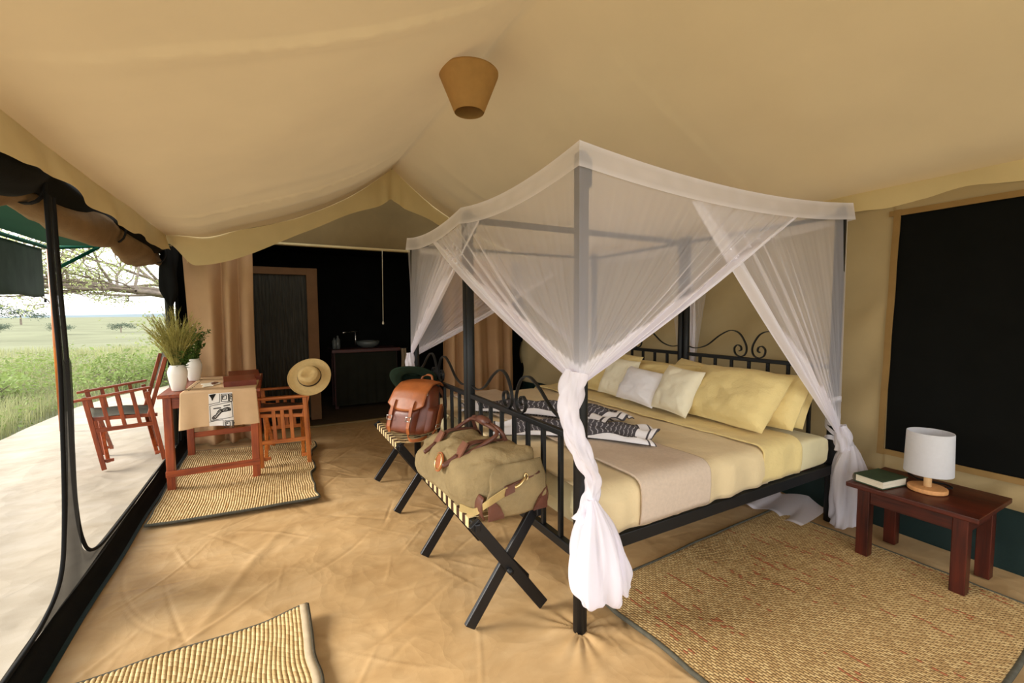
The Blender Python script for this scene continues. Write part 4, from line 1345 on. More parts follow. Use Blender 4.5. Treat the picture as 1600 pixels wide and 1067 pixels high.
# ------------------------------------------------------------------ luggage racks
def rack(label, y0, y1):
    xl, xr, zt = .745, 1.055, .475
    root = thing('luggage_rack', label, 'luggage rack', ((xl + xr) / 2, (y0 + y1) / 2, 0), group='folding luggage racks at the foot of the bed')
    for x in (xl, xr):
        MB().beam((x, y0 - .02, zt), (x, y1 + .02, zt), .026, .036).build('rail', 'black_paint_wood', root, bevel=.005)
    for y, s in ((y0, 1), (y1, -1)):
        MB().beam((xl - .015, y, zt + .02), (xr + .03, y, 0.012), .054, .022, (0, 1, 0)).build('leg', 'black_paint_wood', root, bevel=.004)
        MB().beam((xr + .015, y + .026 * s, zt + .02), (xl - .03, y + .026 * s, 0.012), .054, .022, (0, 1, 0)).build('leg', 'black_paint_wood', root, bevel=.004)
        MB().tube([((xl + xr) / 2, y - .03, zt / 2), ((xl + xr) / 2, y + .05, zt / 2)], .014, 10).build('pivot_bolt', 'black_metal', root, smooth=True)
    MB().beam(((xl + xr) / 2 + .10, y0, .17), ((xl + xr) / 2 + .10, y1, .17), .018, .022).build('stretcher', 'black_paint_wood', root)
    n = 9
    L = y1 - y0 - .06
    for k in range(n):
        y = y0 + .03 + L * (k + .5) / n
        w = L / n * .50
        pts = []
        for a in np.linspace(-PI * .9, PI * .5, 8):
            pts.append((xl + .021 * math.cos(a + PI) * 1, y, zt + .024 * math.sin(a + PI) * -1 if False else zt - .026 * math.cos(a)))
        path = [(xl + .016, y, zt - .022), (xl - .017, y, zt - .022), (xl - .017, y, zt + .022), (xl + .014, y, zt + .022), (xl + .06, y, zt + .012), ((xl + xr) / 2, y, zt + .006), (xr - .06, y, zt + .012), (xr - .014, y, zt + .022), (xr + .017, y, zt + .022), (xr + .017, y, zt - .022), (xr - .016, y, zt - .022)]
        MB().ribbon(path, w, .004, (0, 1, 0)).build('webbing', 'strap_cream', root)
        y2 = y0 + .03 + L * (k + 1.0) / n
        if k < n - 1:
            path2 = [(a, y2, c) for a, b, c in path[:4]]
            MB().ribbon(path2, w * .8, .004, (0, 1, 0)).build('sleeve', 'strap_brown', root)
    return root
rack('black folding luggage rack carrying the khaki duffel bag', 1.69, 2.40)
rack('black folding luggage rack carrying the brown leather backpack', 2.98, 3.70)

# ------------------------------------------------------------------ duffel bag
def duffel():
    cx, ya, yb, zb0 = .93, 1.655, 2.47, .497
    root = thing('duffel_bag', 'khaki canvas duffel bag with dark leather trim on the near luggage rack', 'duffel bag', (cx, 2.05, zb0))
    Lb = yb - ya
    def body_pt(u, v, k=1.0):
        # u along the length, v round the section (0 at bottom)
        a = 2 * PI * v - PI / 2
        t = 2 * u - 1
        env = (1 - abs(t) ** 5) ** .30 if abs(t) < 1 else 0
        hw = .168 * (.93 + .07 * math.sin(u * 9)) * (1 - .02 * t)
        top = .290 * (1 - .26 * u ** 2.2) * (1 + .03 * math.sin(u * 11 + 1))
        c, s = math.cos(a), math.sin(a)
        e = .62 if s > 0 else .34
        x = hw * math.copysign(abs(c) ** e, c)
        z = math.copysign(abs(s) ** e, s)
        z = (z + 1) / 2 * top
        x *= (1 - .34 * max(0, (z / top - .35)) ** 1.3)
        x *= .30 + .70 * env
        if x < 0:
            x *= 1 + .30 * math.sin(min(1, u * 1.6) * PI / 2) * env
        zc = top * .42
        z = zc + (z - zc) * (.30 + .70 * env)
        w = .034 * float(fbm(u * 5.5 + .7, v * 10, 5, 3)) * (1.3 if z > .05 else .2)
        w += .011 * math.sin(u * 34 + math.sin(v * 14) * 2.5) * sstep(.12, .25, z)
        # crease between the pocket panel and the top
        nrm = 1 + (w / .16) * k
        return Vector((cx - .055 * math.sin(min(1, u * 1.5) * PI / 2) + .035 * (z / .3) * (1 - u) * .6 + x * nrm, ya + Lb * u, max(zb0 + .003, zb0 + z * (1 + w * 1.6))))
    MB().grid(lambda u, v: body_pt(.0008 + .9984 * u, v), 80, 80).build('body', 'duffel_canvas', root, smooth=True)
    def near_end(px, pz, o=.004):
        # a point on the flat near end of the bag, px across (-1..1), pz height fraction
        bul = .022 * (1 - px * px) * (1 - (2 * pz - 1) ** 2)
        return Vector((cx + .15 * px * (1 - .2 * max(0, pz - .4)), ya - .004 - bul - o, zb0 + .010 + .235 * pz))
    # the near end panel, softly bulged
    m = MB()
    m.grid(lambda u, v: near_end((2 * u - 1) * (1 - .10 * abs(2 * v - 1) ** 6), v, .0) + Vector((.004 * math.sin(v * 14 + u * 5), .006 * math.sin(u * 9 + v * 6), 0)), 24, 18)
    m.build('end_panel', 'duffel_canvas', root, smooth=True, solid=.006)
    for sg in (-1, 1):
        poly = [(sg * 1.0, 0), (sg * 1.0, .42), (sg * .86, .40), (sg * .66, .26), (sg * .52, .08), (sg * .50, 0)]
        if sg < 0:
            poly = poly[::-1]
        MB().prism(poly, lambda a, b: near_end(a, b, .004), lambda a, b: near_end(a, b, .010)).build('corner_patch', 'leather_dark', root)
        # the patch returns along the long side
        q = MB()
        q.grid(lambda u, v: Vector((cx + sg * (.158 + .012 * math.sin(v * PI)), ya + .012 + .10 * u * (1 - .5 * v), zb0 + .008 + .10 * v)), 6, 6)
        q.build('corner_patch', 'leather_dark', root, smooth=True, solid=.006)
    MB().tube([near_end(-.55 + .13 * i, .60 + .015 * i, .004) for i in range(11)], .006, 6).build('zip', 'leather_dark', root, smooth=True)
    # bands over the body
    for u0 in (.30, .66):
        pts = [body_pt(u0, v, 1.0) + Vector((0, 0, .004)) for v in np.linspace(.34, .64, 30)]
        ctr = Vector((cx, ya + Lb * u0, zb0 + .12))
        pts = [p + (p - ctr).normalized() * .006 for p in pts]
        MB().ribbon(pts, .040, .005, (0, 1, 0)).build('leather_band', 'leather_dark', root)
    # two carry handles meeting in a grip on top
    def bp(u, v, o=.012):
        p = body_pt(u, v)
        ctr = Vector((cx, p.y, zb0 + .12))
        return p + (p - ctr).normalized() * o
    grip = Vector((cx + .005, 2.02, zb0 + .345))
    for sg, v0 in ((-1, .665), (1, .30)):
        pts = catmull([bp(.30, v0, .006), bp(.31, v0 + .06 * sg * -1, .02), grip + Vector((.022 * sg, -.18, -.03)), grip + Vector((.010 * sg, -.06, 0)), grip + Vector((.010 * sg, .06, .0)), grip + Vector((.022 * sg, .18, -.035)), bp(.66, v0 + .06 * sg * -1, .02), bp(.66, v0, .006)], 8)
        ho = MB().tube(pts, .0105, 8).build('handle', 'leather_dark', root, smooth=True)
        for u0 in (.30, .66):
            c0 = bp(u0, v0 - .02 * sg * -1, .006)
            ctr = Vector((cx, c0.y, zb0 + .12))
            n = (c0 - ctr).normalized()
            t = Vector((0, 1, 0))
            b = n.cross(t)
            poly = [(-.028, .055), (.028, .055), (.036, -.02), (0, -.065), (-.036, -.02)]
            s2 = 1 if b.z > 0 else -1
            MB().prism(poly, lambda a, q: c0 + t * a + b * q * s2 - n * .002, lambda a, q: c0 + t * a + b * q * s2 + n * .006).build('handle_patch', 'leather_patch', ho)
    MB().tube([grip + Vector((0, -.06, .004)), grip + Vector((0, -.02, .007)), grip + Vector((0, .02, .007)), grip + Vector((0, .06, .004))], [.020, .024, .024, .020], 10).build('grip', 'leather_dark', root, smooth=True)
    # round leather badge on the long side
    b0 = bp(.46, .735, .016)
    ctr = Vector((cx, b0.y, zb0 + .10))
    n = (b0 - ctr).normalized()
    t = Vector((0, 1, 0))
    b = n.cross(t)
    q = MB()
    for r0, r1, h in ((.048, .046, .006),):
        poly = [(r0 * math.cos(a), r0 * math.sin(a)) for a in np.linspace(0, 2 * PI, 24, endpoint=False)]
        q.prism(poly, lambda a, c: b0 + t * a + b * c, lambda a, c: b0 + t * a + b * c + n * h)
    bd = q.build('badge', 'leather_tan', root)
    ring = [b0 + n * .007 + t * .038 * math.cos(a) + b * .038 * math.sin(a) for a in np.linspace(0, 2 * PI, 28)]
    MB().tube(ring, .004, 6).build('badge_ring', 'brass', bd, smooth=True)
    # shoulder strap across the near end with a brass clasp
    st = [bp(.20, .85, .012), bp(.10, .86, .016), near_end(-1.05, .36, .016), near_end(-.78, .46, .016), near_end(-.50, .55, .016)]
    MB().ribbon(catmull(st, 6), .040, .005, (0, -.25, 1)).build('shoulder_strap', 'duffel_strap', root)
    sso = root.children[-1] if False else bpy.data.objects[[o.name for o in bpy.data.objects if o.parent == root and o.name.startswith('shoulder_strap')][0]]
    MB().prism([(-.56, .46), (-.26, .52), (-.26, .68), (-.56, .62)], lambda a, c: near_end(a, c, .016), lambda a, c: near_end(a, c, .023)).build('strap_end', 'leather_dark', sso)
    MB().tube(catmull([near_end(-.26, .60, .022), near_end(-.12, .64, .026), near_end(.02, .69, .022), near_end(.16, .73, .016)], 5), .006, 8).build('clasp', 'brass', sso, smooth=True)
    ring = [near_end(.18 + .06 * math.cos(a), .74 + .06 * math.sin(a), .014) for a in np.linspace(0, 2 * PI, 16)]
    MB().tube(ring, .003, 6).build('ring', 'brass', sso, smooth=True)
duffel()

# ------------------------------------------------------------------ leather backpack and green hat
def backpack():
    root = thing('leather_backpack', 'glossy brown leather backpack with a tan flap on the far luggage rack', 'backpack', (.885, 3.20, .497), rz=R(-56))
    # local: x = width, -y = front, z = up, leaning back
    lean = R(12)
    def L(p):
        x, y, z = p[0] * 1.14, p[1] * 1.14, p[2] * .94
        return Vector((x + .10 * z, y + z * math.sin(lean), .012 + z * math.cos(lean)))
    def body(u, v):
        a = 2 * PI * u
        z = .40 * v
        c, s = math.cos(a), math.sin(a)
        e = .55
        env = (1 - abs(2 * v - 1) ** 6) ** .35 if 0 < v < 1 else 0
        hx, hy = .165 * (1 - .22 * v ** 2), .095 * (1 - .30 * v ** 2)
        w = 1 + .04 * math.sin(3 * a + 5 * v)
        return L((hx * math.copysign(abs(c) ** e, c) * (.25 + .75 * env) * w, hy * math.copysign(abs(s) ** e, s) * (.25 + .75 * env) * w, z))
    MB().grid(lambda u, v: body(u, .001 + .998 * v), 40, 30, True).build('body', 'leather_body', root, smooth=True, local=True)
    # front pocket
    def pocket(u, v):
        x = -.02 + (.115) * (2 * u - 1)
        z = .03 + .19 * v
        d = .045 * (max(0, 1 - abs(2 * u - 1) ** 6) * max(0, 1 - abs(2 * v - 1) ** 6)) ** .4
        return L((x, -.088 - d, z))
    MB().grid(pocket, 20, 16).build('front_pocket', 'leather_body', root, smooth=True, local=True)
    # side pocket on the right
    def spocket(u, v):
        y = .07 * (2 * u - 1)
        z = .03 + .20 * v
        d = .04 * (max(0, 1 - abs(2 * u - 1) ** 6) * max(0, 1 - abs(2 * v - 1) ** 6)) ** .4
        return L((.150 + d, y, z))
    MB().grid(spocket, 14, 14).build('side_pocket', 'leather_body', root, smooth=True, local=True)
    # flap over the top and down the front, rounded lower edge
    def flap(u, v):
        x = (2 * u - 1)
        low = .205 + .05 * abs(x) ** 2.5
        path = [(.085, .385), (.03, .425), (-.05, .415), (-.10, .36), (-.118, .29), (-.128, low)]
        k = v * (len(path) - 1)
        i = min(int(k), len(path) - 2)
        t = k - i
        y = path[i][0] * (1 - t) + path[i + 1][0] * t
        z = path[i][1] * (1 - t) + path[i + 1][1] * t
        return L((x * (.128 + .018 * v), y + .012 * x * x - .004, z - .02 * x * x * (1 - v)))
    MB().grid(flap, 20, 24).build('flap', 'leather_tan', root, smooth=True, local=True, solid=.006)
    for x in (-.085, .07):
        pts = [L((x, -.132, .29)), L((x, -.142, .24)), L((x, -.142, .16)), L((x, -.140, .08)), L((x, -.120, .03))]
        so = MB().ribbon(pts, .026, .005, (1, 0, 0)).build('strap', 'leather_tan', root, local=True)
        bk = [L((x + a, -.150, .15 + b)) for a, b in ((-.02, -.015), (.02, -.015), (.02, .018), (-.02, .018), (-.02, -.015))]
        MB().tube(bk, .0032, 6).build('buckle', 'steel', so, smooth=True, local=True)
    pts = [L((.197, .0, .25)), L((.200, -.01, .18)), L((.200, -.01, .06)), L((.18, -.01, .02))]
    so = MB().ribbon(pts, .024, .005, (0, 1, 0)).build('strap', 'leather_tan', root, local=True)
    bk = [L((.206, -.01 + a, .08 + b)) for a, b in ((-.02, -.015), (.02, -.015), (.02, .018), (-.02, .018), (-.02, -.015))]
    MB().tube(bk, .0032, 6).build('buckle', 'steel', so, smooth=True, local=True)
    ring = [L((.115 + .020 * math.cos(a), -.085, .335 + .020 * math.sin(a))) for a in np.linspace(0, 2 * PI, 20)]
    MB().tube(ring, .0035, 6).build('ring', 'steel', root, smooth=True, local=True)
    MB().tube(catmull([L((-.05, .06, .40)), L((-.03, .06, .45)), L((.03, .06, .45)), L((.05, .06, .40))], 6), .009, 8).build('top_handle', 'leather_tan', root, smooth=True, local=True)
    for x in (-.10, .09):
        pts = catmull([L((x, .08, .36)), L((x * 1.25, .15, .25)), L((x * 1.3, .16, .12)), L((x * 1.1, .10, .03))], 6)
        MB().ribbon(pts, .035, .006, (1, 0, 0)).build('shoulder_strap', 'leather_body', root, local=True)
    # loose strap ends on the rack
    MB().ribbon(catmull([(.05, -.10, .02), (.12, -.15, .006), (.17, -.10, .006), (.16, -.02, .006)], 6), .022, .004, (0, 0, 1)).build('strap_end', 'leather_tan', root, local=True)
backpack()
def brim_hat(name, label, mat, band_mat, loc, rot, rb, rc, hc, pinch=True):
    root = thing(name, label, 'hat', loc)
    root.rotation_mode = 'QUATERNION'
    root.rotation_quaternion = rot
    n = 48
    def f(u, v):
        a = 2 * PI * u
        prof = [(rb, .012), (rb * .97, .006), (rb * .75, -.004), (rc * 1.10, 0), (rc, .008), (rc * .97, hc * .5), (rc * .86, hc * .88), (rc * .62, hc), (rc * .25, hc * .97), (.001, hc * .95)]
        k = v * (len(prof) - 1)
        i = min(int(k), len(prof) - 2)
        t = k - i
        r = prof[i][0] * (1 - t) + prof[i + 1][0] * t
        z = prof[i][1] * (1 - t) + prof[i + 1][1] * t
        x, y = r * math.cos(a), r * math.sin(a)
        if r > rc * 1.05:
            z += .018 * math.cos(2 * a) * ((r - rc) / (rb - rc)) ** 2
        elif z > hc * .45 and pinch:
            q = (z / hc - .45) / .55
            z -= .035 * math.exp(-((y) / .028) ** 2) * math.exp(-((x) / .055) ** 2) * q
            y *= 1 - .22 * q * (x < 0) * min(1, -x / .05 if x < 0 else 0)
        return (x, y * .94, z)
    MB().grid(f, n, 36, True).build('felt' if 'felt' in mat else 'straw_body', mat, root, smooth=True, local=True, solid=.004)
    ring = [(1.035 * rc * math.cos(a), .94 * 1.035 * rc * math.sin(a), .022) for a in np.linspace(0, 2 * PI, 40)]
    MB().ribbon(ring, .026, .005, (0, 0, 1)).build('ribbon', band_mat, root, local=True)
    return root
gh = brim_hat('felt_hat', 'dark green felt hat tucked behind the leather backpack', 'felt_green', 'hat_ribbon', (.95, 3.36, .875), (Matrix.Rotation(R(-30), 3, 'Z') @ Matrix.Rotation(R(-50), 3, 'X')).to_quaternion(), .185, .09, .09)

# ------------------------------------------------------------------ bedside table, lamp, book
def nightstand():
    root = thing('bedside_table', 'low dark red wooden bedside table by the window wall', 'table', (3.06, .95, 0))
    m = MB()
    m.grid(lambda u, v: (2.825 + .475 * u, .685 + .53 * v, .437 - .004 * math.sin(v * PI) * 0), 1, 1)
    MB().box((3.062, .948, .421), (.475, .535, .026)).build('top', 'mahogany_y', root, bevel=.004)
    for x in (2.893, 3.235):
        for y in (.752, 1.145):
            MB().box((x, y, .204), (.058, .058, .408)).build('leg', 'mahogany_z', root, bevel=.004)
    for x in (2.882, 3.245):
        MB().box((x, .948, .368), (.022, .335, .078)).build('apron', 'mahogany_y', root, bevel=.002)
    for y in (.741, 1.156):
        MB().box((3.064, y, .368), (.285, .022, .078)).build('apron', 'mahogany_x', root, bevel=.002)
nightstand()
def table_lamp():
    x, y, z = 3.05, .935, .4345
    root = thing('table_lamp', 'small table lamp with white drum shade and round wooden base', 'lamp', (x, y, z))
    MB().lathe([(.076, 0), (.082, .004), (.082, .020), (.078, .024)], (x, y, z), 36).build('base', 'lamp_wood', root, smooth=False, bevel=.002)
    MB().tube([(x, y, z + .022), (x, y, z + .16)], .0165, 14).build('stem', 'lamp_stem_wood', root, smooth=True)
    MB().lathe([(.098, .098), (.099, .10), (.094, .318), (.093, .320)], (x, y, z), 40, cap=False).build('shade', 'lamp_linen', root, smooth=True, solid=.003)
    shade_o = [o for o in bpy.data.objects if o.parent == root and o.name.startswith('shade')][0]
    MB().lathe([(.018, .155), (.026, .17), (.03, .20), (.022, .235), (.004, .245)], (x, y, z), 16).build('bulb', 'ceramic', root, smooth=True)
    sp = MB()
    for a in (0, 2.1, 4.2):
        sp.tube([(x, y, z + .155), (x + .095 * math.cos(a), y + .095 * math.sin(a), z + .155)], .002, 5)
    sp.build('shade_spider', 'steel', shade_o)
    MB().tube(catmull([(x + .07, y - .03, z + .012), (x + .13, y - .06, z + .007), (x + .17, y - .02, z + .007), (x + .15, y + .08, z + .007), (x + .20, y + .14, z + .007), (x + .235, y + .16, z + .004)], 8), .0045, 6).build('cable', 'mesh_hem', root, smooth=True)
table_lamp()
def book():
    rz = R(-10)
    root = thing('hardback_book', 'old green hardback book lying on the bedside table', 'book', (2.955, 1.105, .4345), rz=rz)
    MB().box((0, 0, .004), (.205, .145, .005)).build('cover', 'book_green', root, local=True)
    MB().box((0, 0, .046), (.205, .145, .005)).build('cover', 'book_green', root, local=True)
    m = MB().box((-.002, -.002, .025), (.190, .136, .038))
    m.build('pages', 'page_edges', root, local=True)
    MB().grid(lambda u, v: (-.1025 + .205 * u, .0725 + .006 * math.sin(v * PI), .002 + .046 * v), 4, 6).build('spine', 'book_spine', root, local=True, smooth=True, solid=.003)
book()

# ------------------------------------------------------------------ hanging lamp shade
def pendant():
    x, y, z = 1.117, 2.57, 2.64
    root = thing('ceiling_lamp', 'tan woven cone lampshade hanging from the ridge of the roof', 'lamp', (x, y, z))
    MB().lathe([(.090, 0), (.092, .002), (.182, .222), (.183, .232), (.178, .232), (.176, .222), (.088, .010), (.088, 0)], (x, y, z), 48, cap=False).build('shade', 'basket_paper', root, smooth=True)
    MB().lathe([(.02, .231), (.180, .232), (.180, .236), (.02, .237)], (x, y, z), 32).build('top_disc', 'basket_paper', root)
    MB().tube([(x, y, z + .22), (x + .05, y, 2.98)], .008, 6).build('cord', 'mesh_hem', root)
    MB().lathe([(.014, .20), (.02, .18), (.03, .14), (.022, .10), (.003, .09)], (x, y, z), 14).build('bulb', 'ceramic', root, smooth=True)
pendant()

# ------------------------------------------------------------------ writing table and what lies on it
TX0, TX1, TY0, TY1, TZ = -.775, -.135, 4.235, 5.26, .785
def writing_table():
    root = thing('writing_table', 'reddish wooden writing table with stretchers beside the open side', 'table', ((TX0 + TX1) / 2, (TY0 + TY1) / 2, 0))
    MB().box(((TX0 + TX1) / 2, (TY0 + TY1) / 2, TZ - .014), (TX1 - TX0 + .05, TY1 - TY0 + .05, .028)).build('top', 'redwood_y', root, bevel=.005)
    for x in (TX0 + .03, TX1 - .03):
        for y in (TY0 + .03, TY1 - .03):
            MB().box((x, y, (TZ - .028) / 2), (.055, .055, TZ - .028)).build('leg', 'redwood_z', root, bevel=.004)
    for y in (TY0 + .028, TY1 - .028):
        MB().box(((TX0 + TX1) / 2, y, TZ - .075), (TX1 - TX0 - .115, .022, .085)).build('apron', 'redwood_x', root, bevel=.002)
        MB().box(((TX0 + TX1) / 2, y - .028 if y < 4.6 else y, .155 if y < 4.6 else .22), (TX1 - TX0 - .0, .025, .05)).build('stretcher', 'redwood_x', root, bevel=.003)
    for x in (TX0 + .028, TX1 - .028):
        MB().box((x, (TY0 + TY1) / 2, TZ - .075), (.022, TY1 - TY0 - .115, .085)).build('apron', 'redwood_y', root, bevel=.002)
writing_table()
def table_runner():
    root = thing('table_runner', 'tan table cloth with a black and white printed panel hanging over the table front', 'table cloth', (-.40, TY0, TZ))
    yf = TY0 - .032
    def pt(u, v, o=0.0):
        # u across, v: 0 back edge of top .. 1 hem
        x = -.655 + .515 * u
        if v < .55:
            t = v / .55
            return Vector((x + .02 * (1 - t), TY1 - .06 + (yf + .012 - (TY1 - .06)) * t, TZ + .003 + o))
        t = (v - .55) / .45
        drop = .285 * t
        wv = .010 * math.sin(u * 11 + 1) * t + .006 * math.sin(u * 23) * t
        return Vector((x + (.03 * t * (u - .5)), yf - o - .004 - wv - .012 * t, TZ + .002 - drop + .010 * math.sin(u * 5) * t))
    MB().grid(lambda u, v: pt(u, v), 50, 60).build('cloth', 'table_cloth', root, smooth=True, solid=.003)
    panel_o = MB().grid(lambda u, v: pt(.36 + .31 * u, .575 + .425 * v, .003), 20, 24).build('printed_panel', 'print_white', root, smooth=True)
    # black line print on the panel: boxes, key patterns and a striped long-horned animal
    ink = MB()
    def ip(a, b):
        return pt(.36 + .31 * a, .575 + .425 * b, .0048)
    def line(pts, w=.004):
        P = []
        for i in range(len(pts) - 1):
            k = 5
            for j in range(k):
                t = j / k
                P.append(ip(pts[i][0] * (1 - t) + pts[i + 1][0] * t, pts[i][1] * (1 - t) + pts[i + 1][1] * t))
        P.append(ip(*pts[-1]))
        for i in range(len(P) - 1):
            d = (P[i + 1] - P[i])
            if d.length < 1e-6:
                continue
            s = d.cross(Vector((0, -1, 0))).normalized() * w / 2
            ink.add([P[i] - s, P[i + 1] - s, P[i + 1] + s, P[i] + s], [(0, 1, 2, 3)])
    line([(0, .33), (.46, .28), (.46, .02)])
    line([(.04, .38), (.95, .28), (.97, .74), (.06, .84), (.04, .38)])
    line([(0, .87), (.56, .82), (.56, 1)])
    for (ax, ay, s) in ((.53, .04, .055), (.86, .04, .05), (.63, .84, .05), (.93, .84, .05)):
        for r in range(3):
            q = .30 - r * .09
            w = min(q, .98 - ax)
            line([(ax + r * .04, ay + r * .035), (ax + w, ay + r * .035), (ax + w, ay + q * .75), (ax + r * .04, ay + q * .75), (ax + r * .04, ay + r * .035)], .005)
    for r in range(7):
        line([(.03 + .02 * r, .05 + .02 * r), (.30 - .025 * r, .03 + .03 * r)], .009)
    back = [(.12, .76), (.18, .70), (.28, .66), (.36, .56), (.44, .50), (.55, .50), (.66, .46), (.76, .44), (.86, .46), (.90, .52)]
    belly = [(.16, .80), (.26, .78), (.36, .70), (.44, .64), (.52, .58), (.60, .57), (.70, .56), (.80, .54), (.88, .54), (.90, .52)]
    line(back, .006)
    line(belly, .006)
    for i in range(len(back)):
        line([back[i], belly[i]], .006)
        if i:
            line([((back[i][0] + back[i - 1][0]) / 2, (back[i][1] + back[i - 1][1]) / 2), ((belly[i][0] + belly[i - 1][0]) / 2, (belly[i][1] + belly[i - 1][1]) / 2)], .006)
    line([(.18, .47), (.50, .45)], .008)
    line([(.60, .40), (.88, .37)], .008)
    ink.build('ink_print', 'print_black', panel_o)['kind'] = 'stuff'
    # stitched dashes along the left of the top
    for k in range(9):
        p = pt(.07, .12 + .045 * k, .002)
        MB().box(p, (.006, .03, .002)).build('stitch', 'print_black', root)
table_runner()
def booklet(label, c, rz, tilt, sz, mat):
    root = thing('leather_folder', label, 'folder', c, rz=rz, group='leather folders on the writing table')
    root.rotation_euler = (tilt, 0, rz)
    a, b, h = sz
    MB().box((0, 0, .004), (a, b, .006)).build('cover', mat, root, local=True, bevel=.002)
    MB().box((0, 0, h - .004), (a, b, .006)).build('cover', mat, root, local=True, bevel=.002)
    MB().box((0, .004, h / 2), (a - .012, b - .014, h - .012)).build('pages', 'page_edges', root, local=True)
    MB().box((0, -b / 2 + .002, h / 2), (a, .006, h)).build('spine', mat, root, local=True, bevel=.002)
booklet('thick brown leather folder nearer the front edge of the writing table', (-.275, 4.52, TZ + .005), R(6), R(4), (.24, .26, .055), 'leather_folder')
booklet('second brown leather folder propped behind the front one on the table', (-.255, 4.84, TZ + .012), R(5), R(9), (.25, .24, .05), 'leather_folder')
def paper_cut():
    root = thing('paper_tag', 'cream paper cut-out with a brown patch on the table cloth', 'paper', (-.50, 4.60, TZ + .006))
    n = 26
    poly = [((.075 + .018 * math.sin(3 * a) + .012 * math.sin(5 * a + 1)) * math.cos(a) * .8, (.14 + .03 * math.sin(2 * a + .5) + .02 * math.sin(5 * a)) * math.sin(a)) for a in np.linspace(0, 2 * PI, n, endpoint=False)]
    MB().prism(poly, lambda a, b: (a, b, .002), lambda a, b: (a, b, .006)).build('sheet', 'paper', root, local=True)
    poly2 = [(.028 + .024 * math.cos(a) * (1 + .3 * math.sin(3 * a)), .03 + .075 * math.sin(a)) for a in np.linspace(0, 2 * PI, 18, endpoint=False)]
    MB().prism(poly2, lambda a, b: (a, b, .0061), lambda a, b: (a, b, .010)).build('brown_patch', 'leather_dark', root, local=True)
paper_cut()
def vase(label, x, y, s):
    prof = [(.040, 0), (.045, .006), (.056, .06), (.066, .12), (.068, .155), (.060, .185), (.050, .20), (.050, .21), (.043, .21), (.043, .195), (.052, .17), (.05, .06), (.02, .02)]
    m = MB().lathe([(r * s, z * s) for r, z in prof], (x, y, TZ + .001), 32)
    o = m.build('ceramic_vase', 'ceramic', smooth=True, origin=(x, y, TZ))
    return tag(o, label, 'vase', 'white vases on the writing table')
vase('larger white ceramic vase at the front left corner of the writing table', -.695, 4.42, 1.0)
vase('white ceramic vase farther back on the writing table before the curtain', -.665, 5.02, .98)
def plume(label, x, y, z0, n, h, spread, lean, mat, name, leafy=False, seed=1):
    r = random.Random(seed)
    root = thing(name, label, 'dried plant' if not leafy else 'plant', (x, y, z0))
    st, lf = MB(), MB()
    for i in range(n):
        a = r.uniform(0, 2 * PI)
        q = r.random() ** .6
        d = Vector((math.cos(a) * spread * q + lean[0], math.sin(a) * spread * q + lean[1], 0))
        L = h * r.uniform(.6, 1.05)
        P = [Vector((x + .02 * math.cos(a), y + .02 * math.sin(a), z0)) + d * (t ** 1.7) * L / h + Vector((0, 0, L * (t - .22 * q * t ** 2.4))) for t in np.linspace(0, 1, 7)]
        st.tube(P, [.0022, .002, .002, .0017, .0015, .0012, .0006], 4, cap=False)
        k = 26 if not leafy else 14
        for j in range(k):
            t = r.uniform(.45, 1) if not leafy else r.uniform(.25, 1)
            f = t * 6
            i0 = min(int(f), 5)
            p = P[i0].lerp(P[i0 + 1], f - i0)
            dr = (P[i0 + 1] - P[i0]).normalized()
            o = Vector((r.gauss(0, 1), r.gauss(0, 1), r.gauss(0, .7)))
            o.normalize()
            if leafy:
                s = dr.cross(o).normalized()
                e = p + (o * .8 + Vector((0, 0, .3))).normalized() * r.uniform(.025, .05)
                w = .011
                lf.add([p, (p + e) / 2 + s * w, e, (p + e) / 2 - s * w], [(0, 1, 2, 3)])
            else:
                e = p + (dr * 1.0 + o * .55).normalized() * r.uniform(.025, .055)
                s = dr.cross(o).normalized() * .0022
                lf.add([p - s, p + s, e], [(0, 1, 2)])
    st.build('stems', mat, root)['kind'] = 'stuff'
    lf.build('leaves' if leafy else 'seed_heads', mat, root)['kind'] = 'stuff'
    if leafy:
        fl = MB()
        for i in range(14):
            c = Vector((x + r.uniform(-.09, .09) + lean[0] * .7, y + r.uniform(-.08, .08), z0 + h * r.uniform(.55, 1.0)))
            fl.lathe([(.002, -.004), (.008, 0), (.002, .004)], c, 6)
        fl.build('flowers', 'flower_cream', root)['kind'] = 'stuff'
plume('feathery olive dried grasses fanning out of the front vase', -.695, 4.42, TZ + .10, 150, .58, .22, (-.02, .0), 'dry_grass', 'dried_grass_bunch', False, 3)
plume('leafy dark green sprigs with tiny pale flowers in the rear vase', -.665, 5.02, TZ + .10, 46, .46, .10, (.02, 0), 'plant_leaf', 'leafy_sprigs', True, 5)
plume('dark green leafy sprigs filling the middle of the front vase', -.675, 4.43, TZ + .12, 30, .30, .08, (.03, 0), 'plant_leaf', 'leafy_sprigs', True, 9)

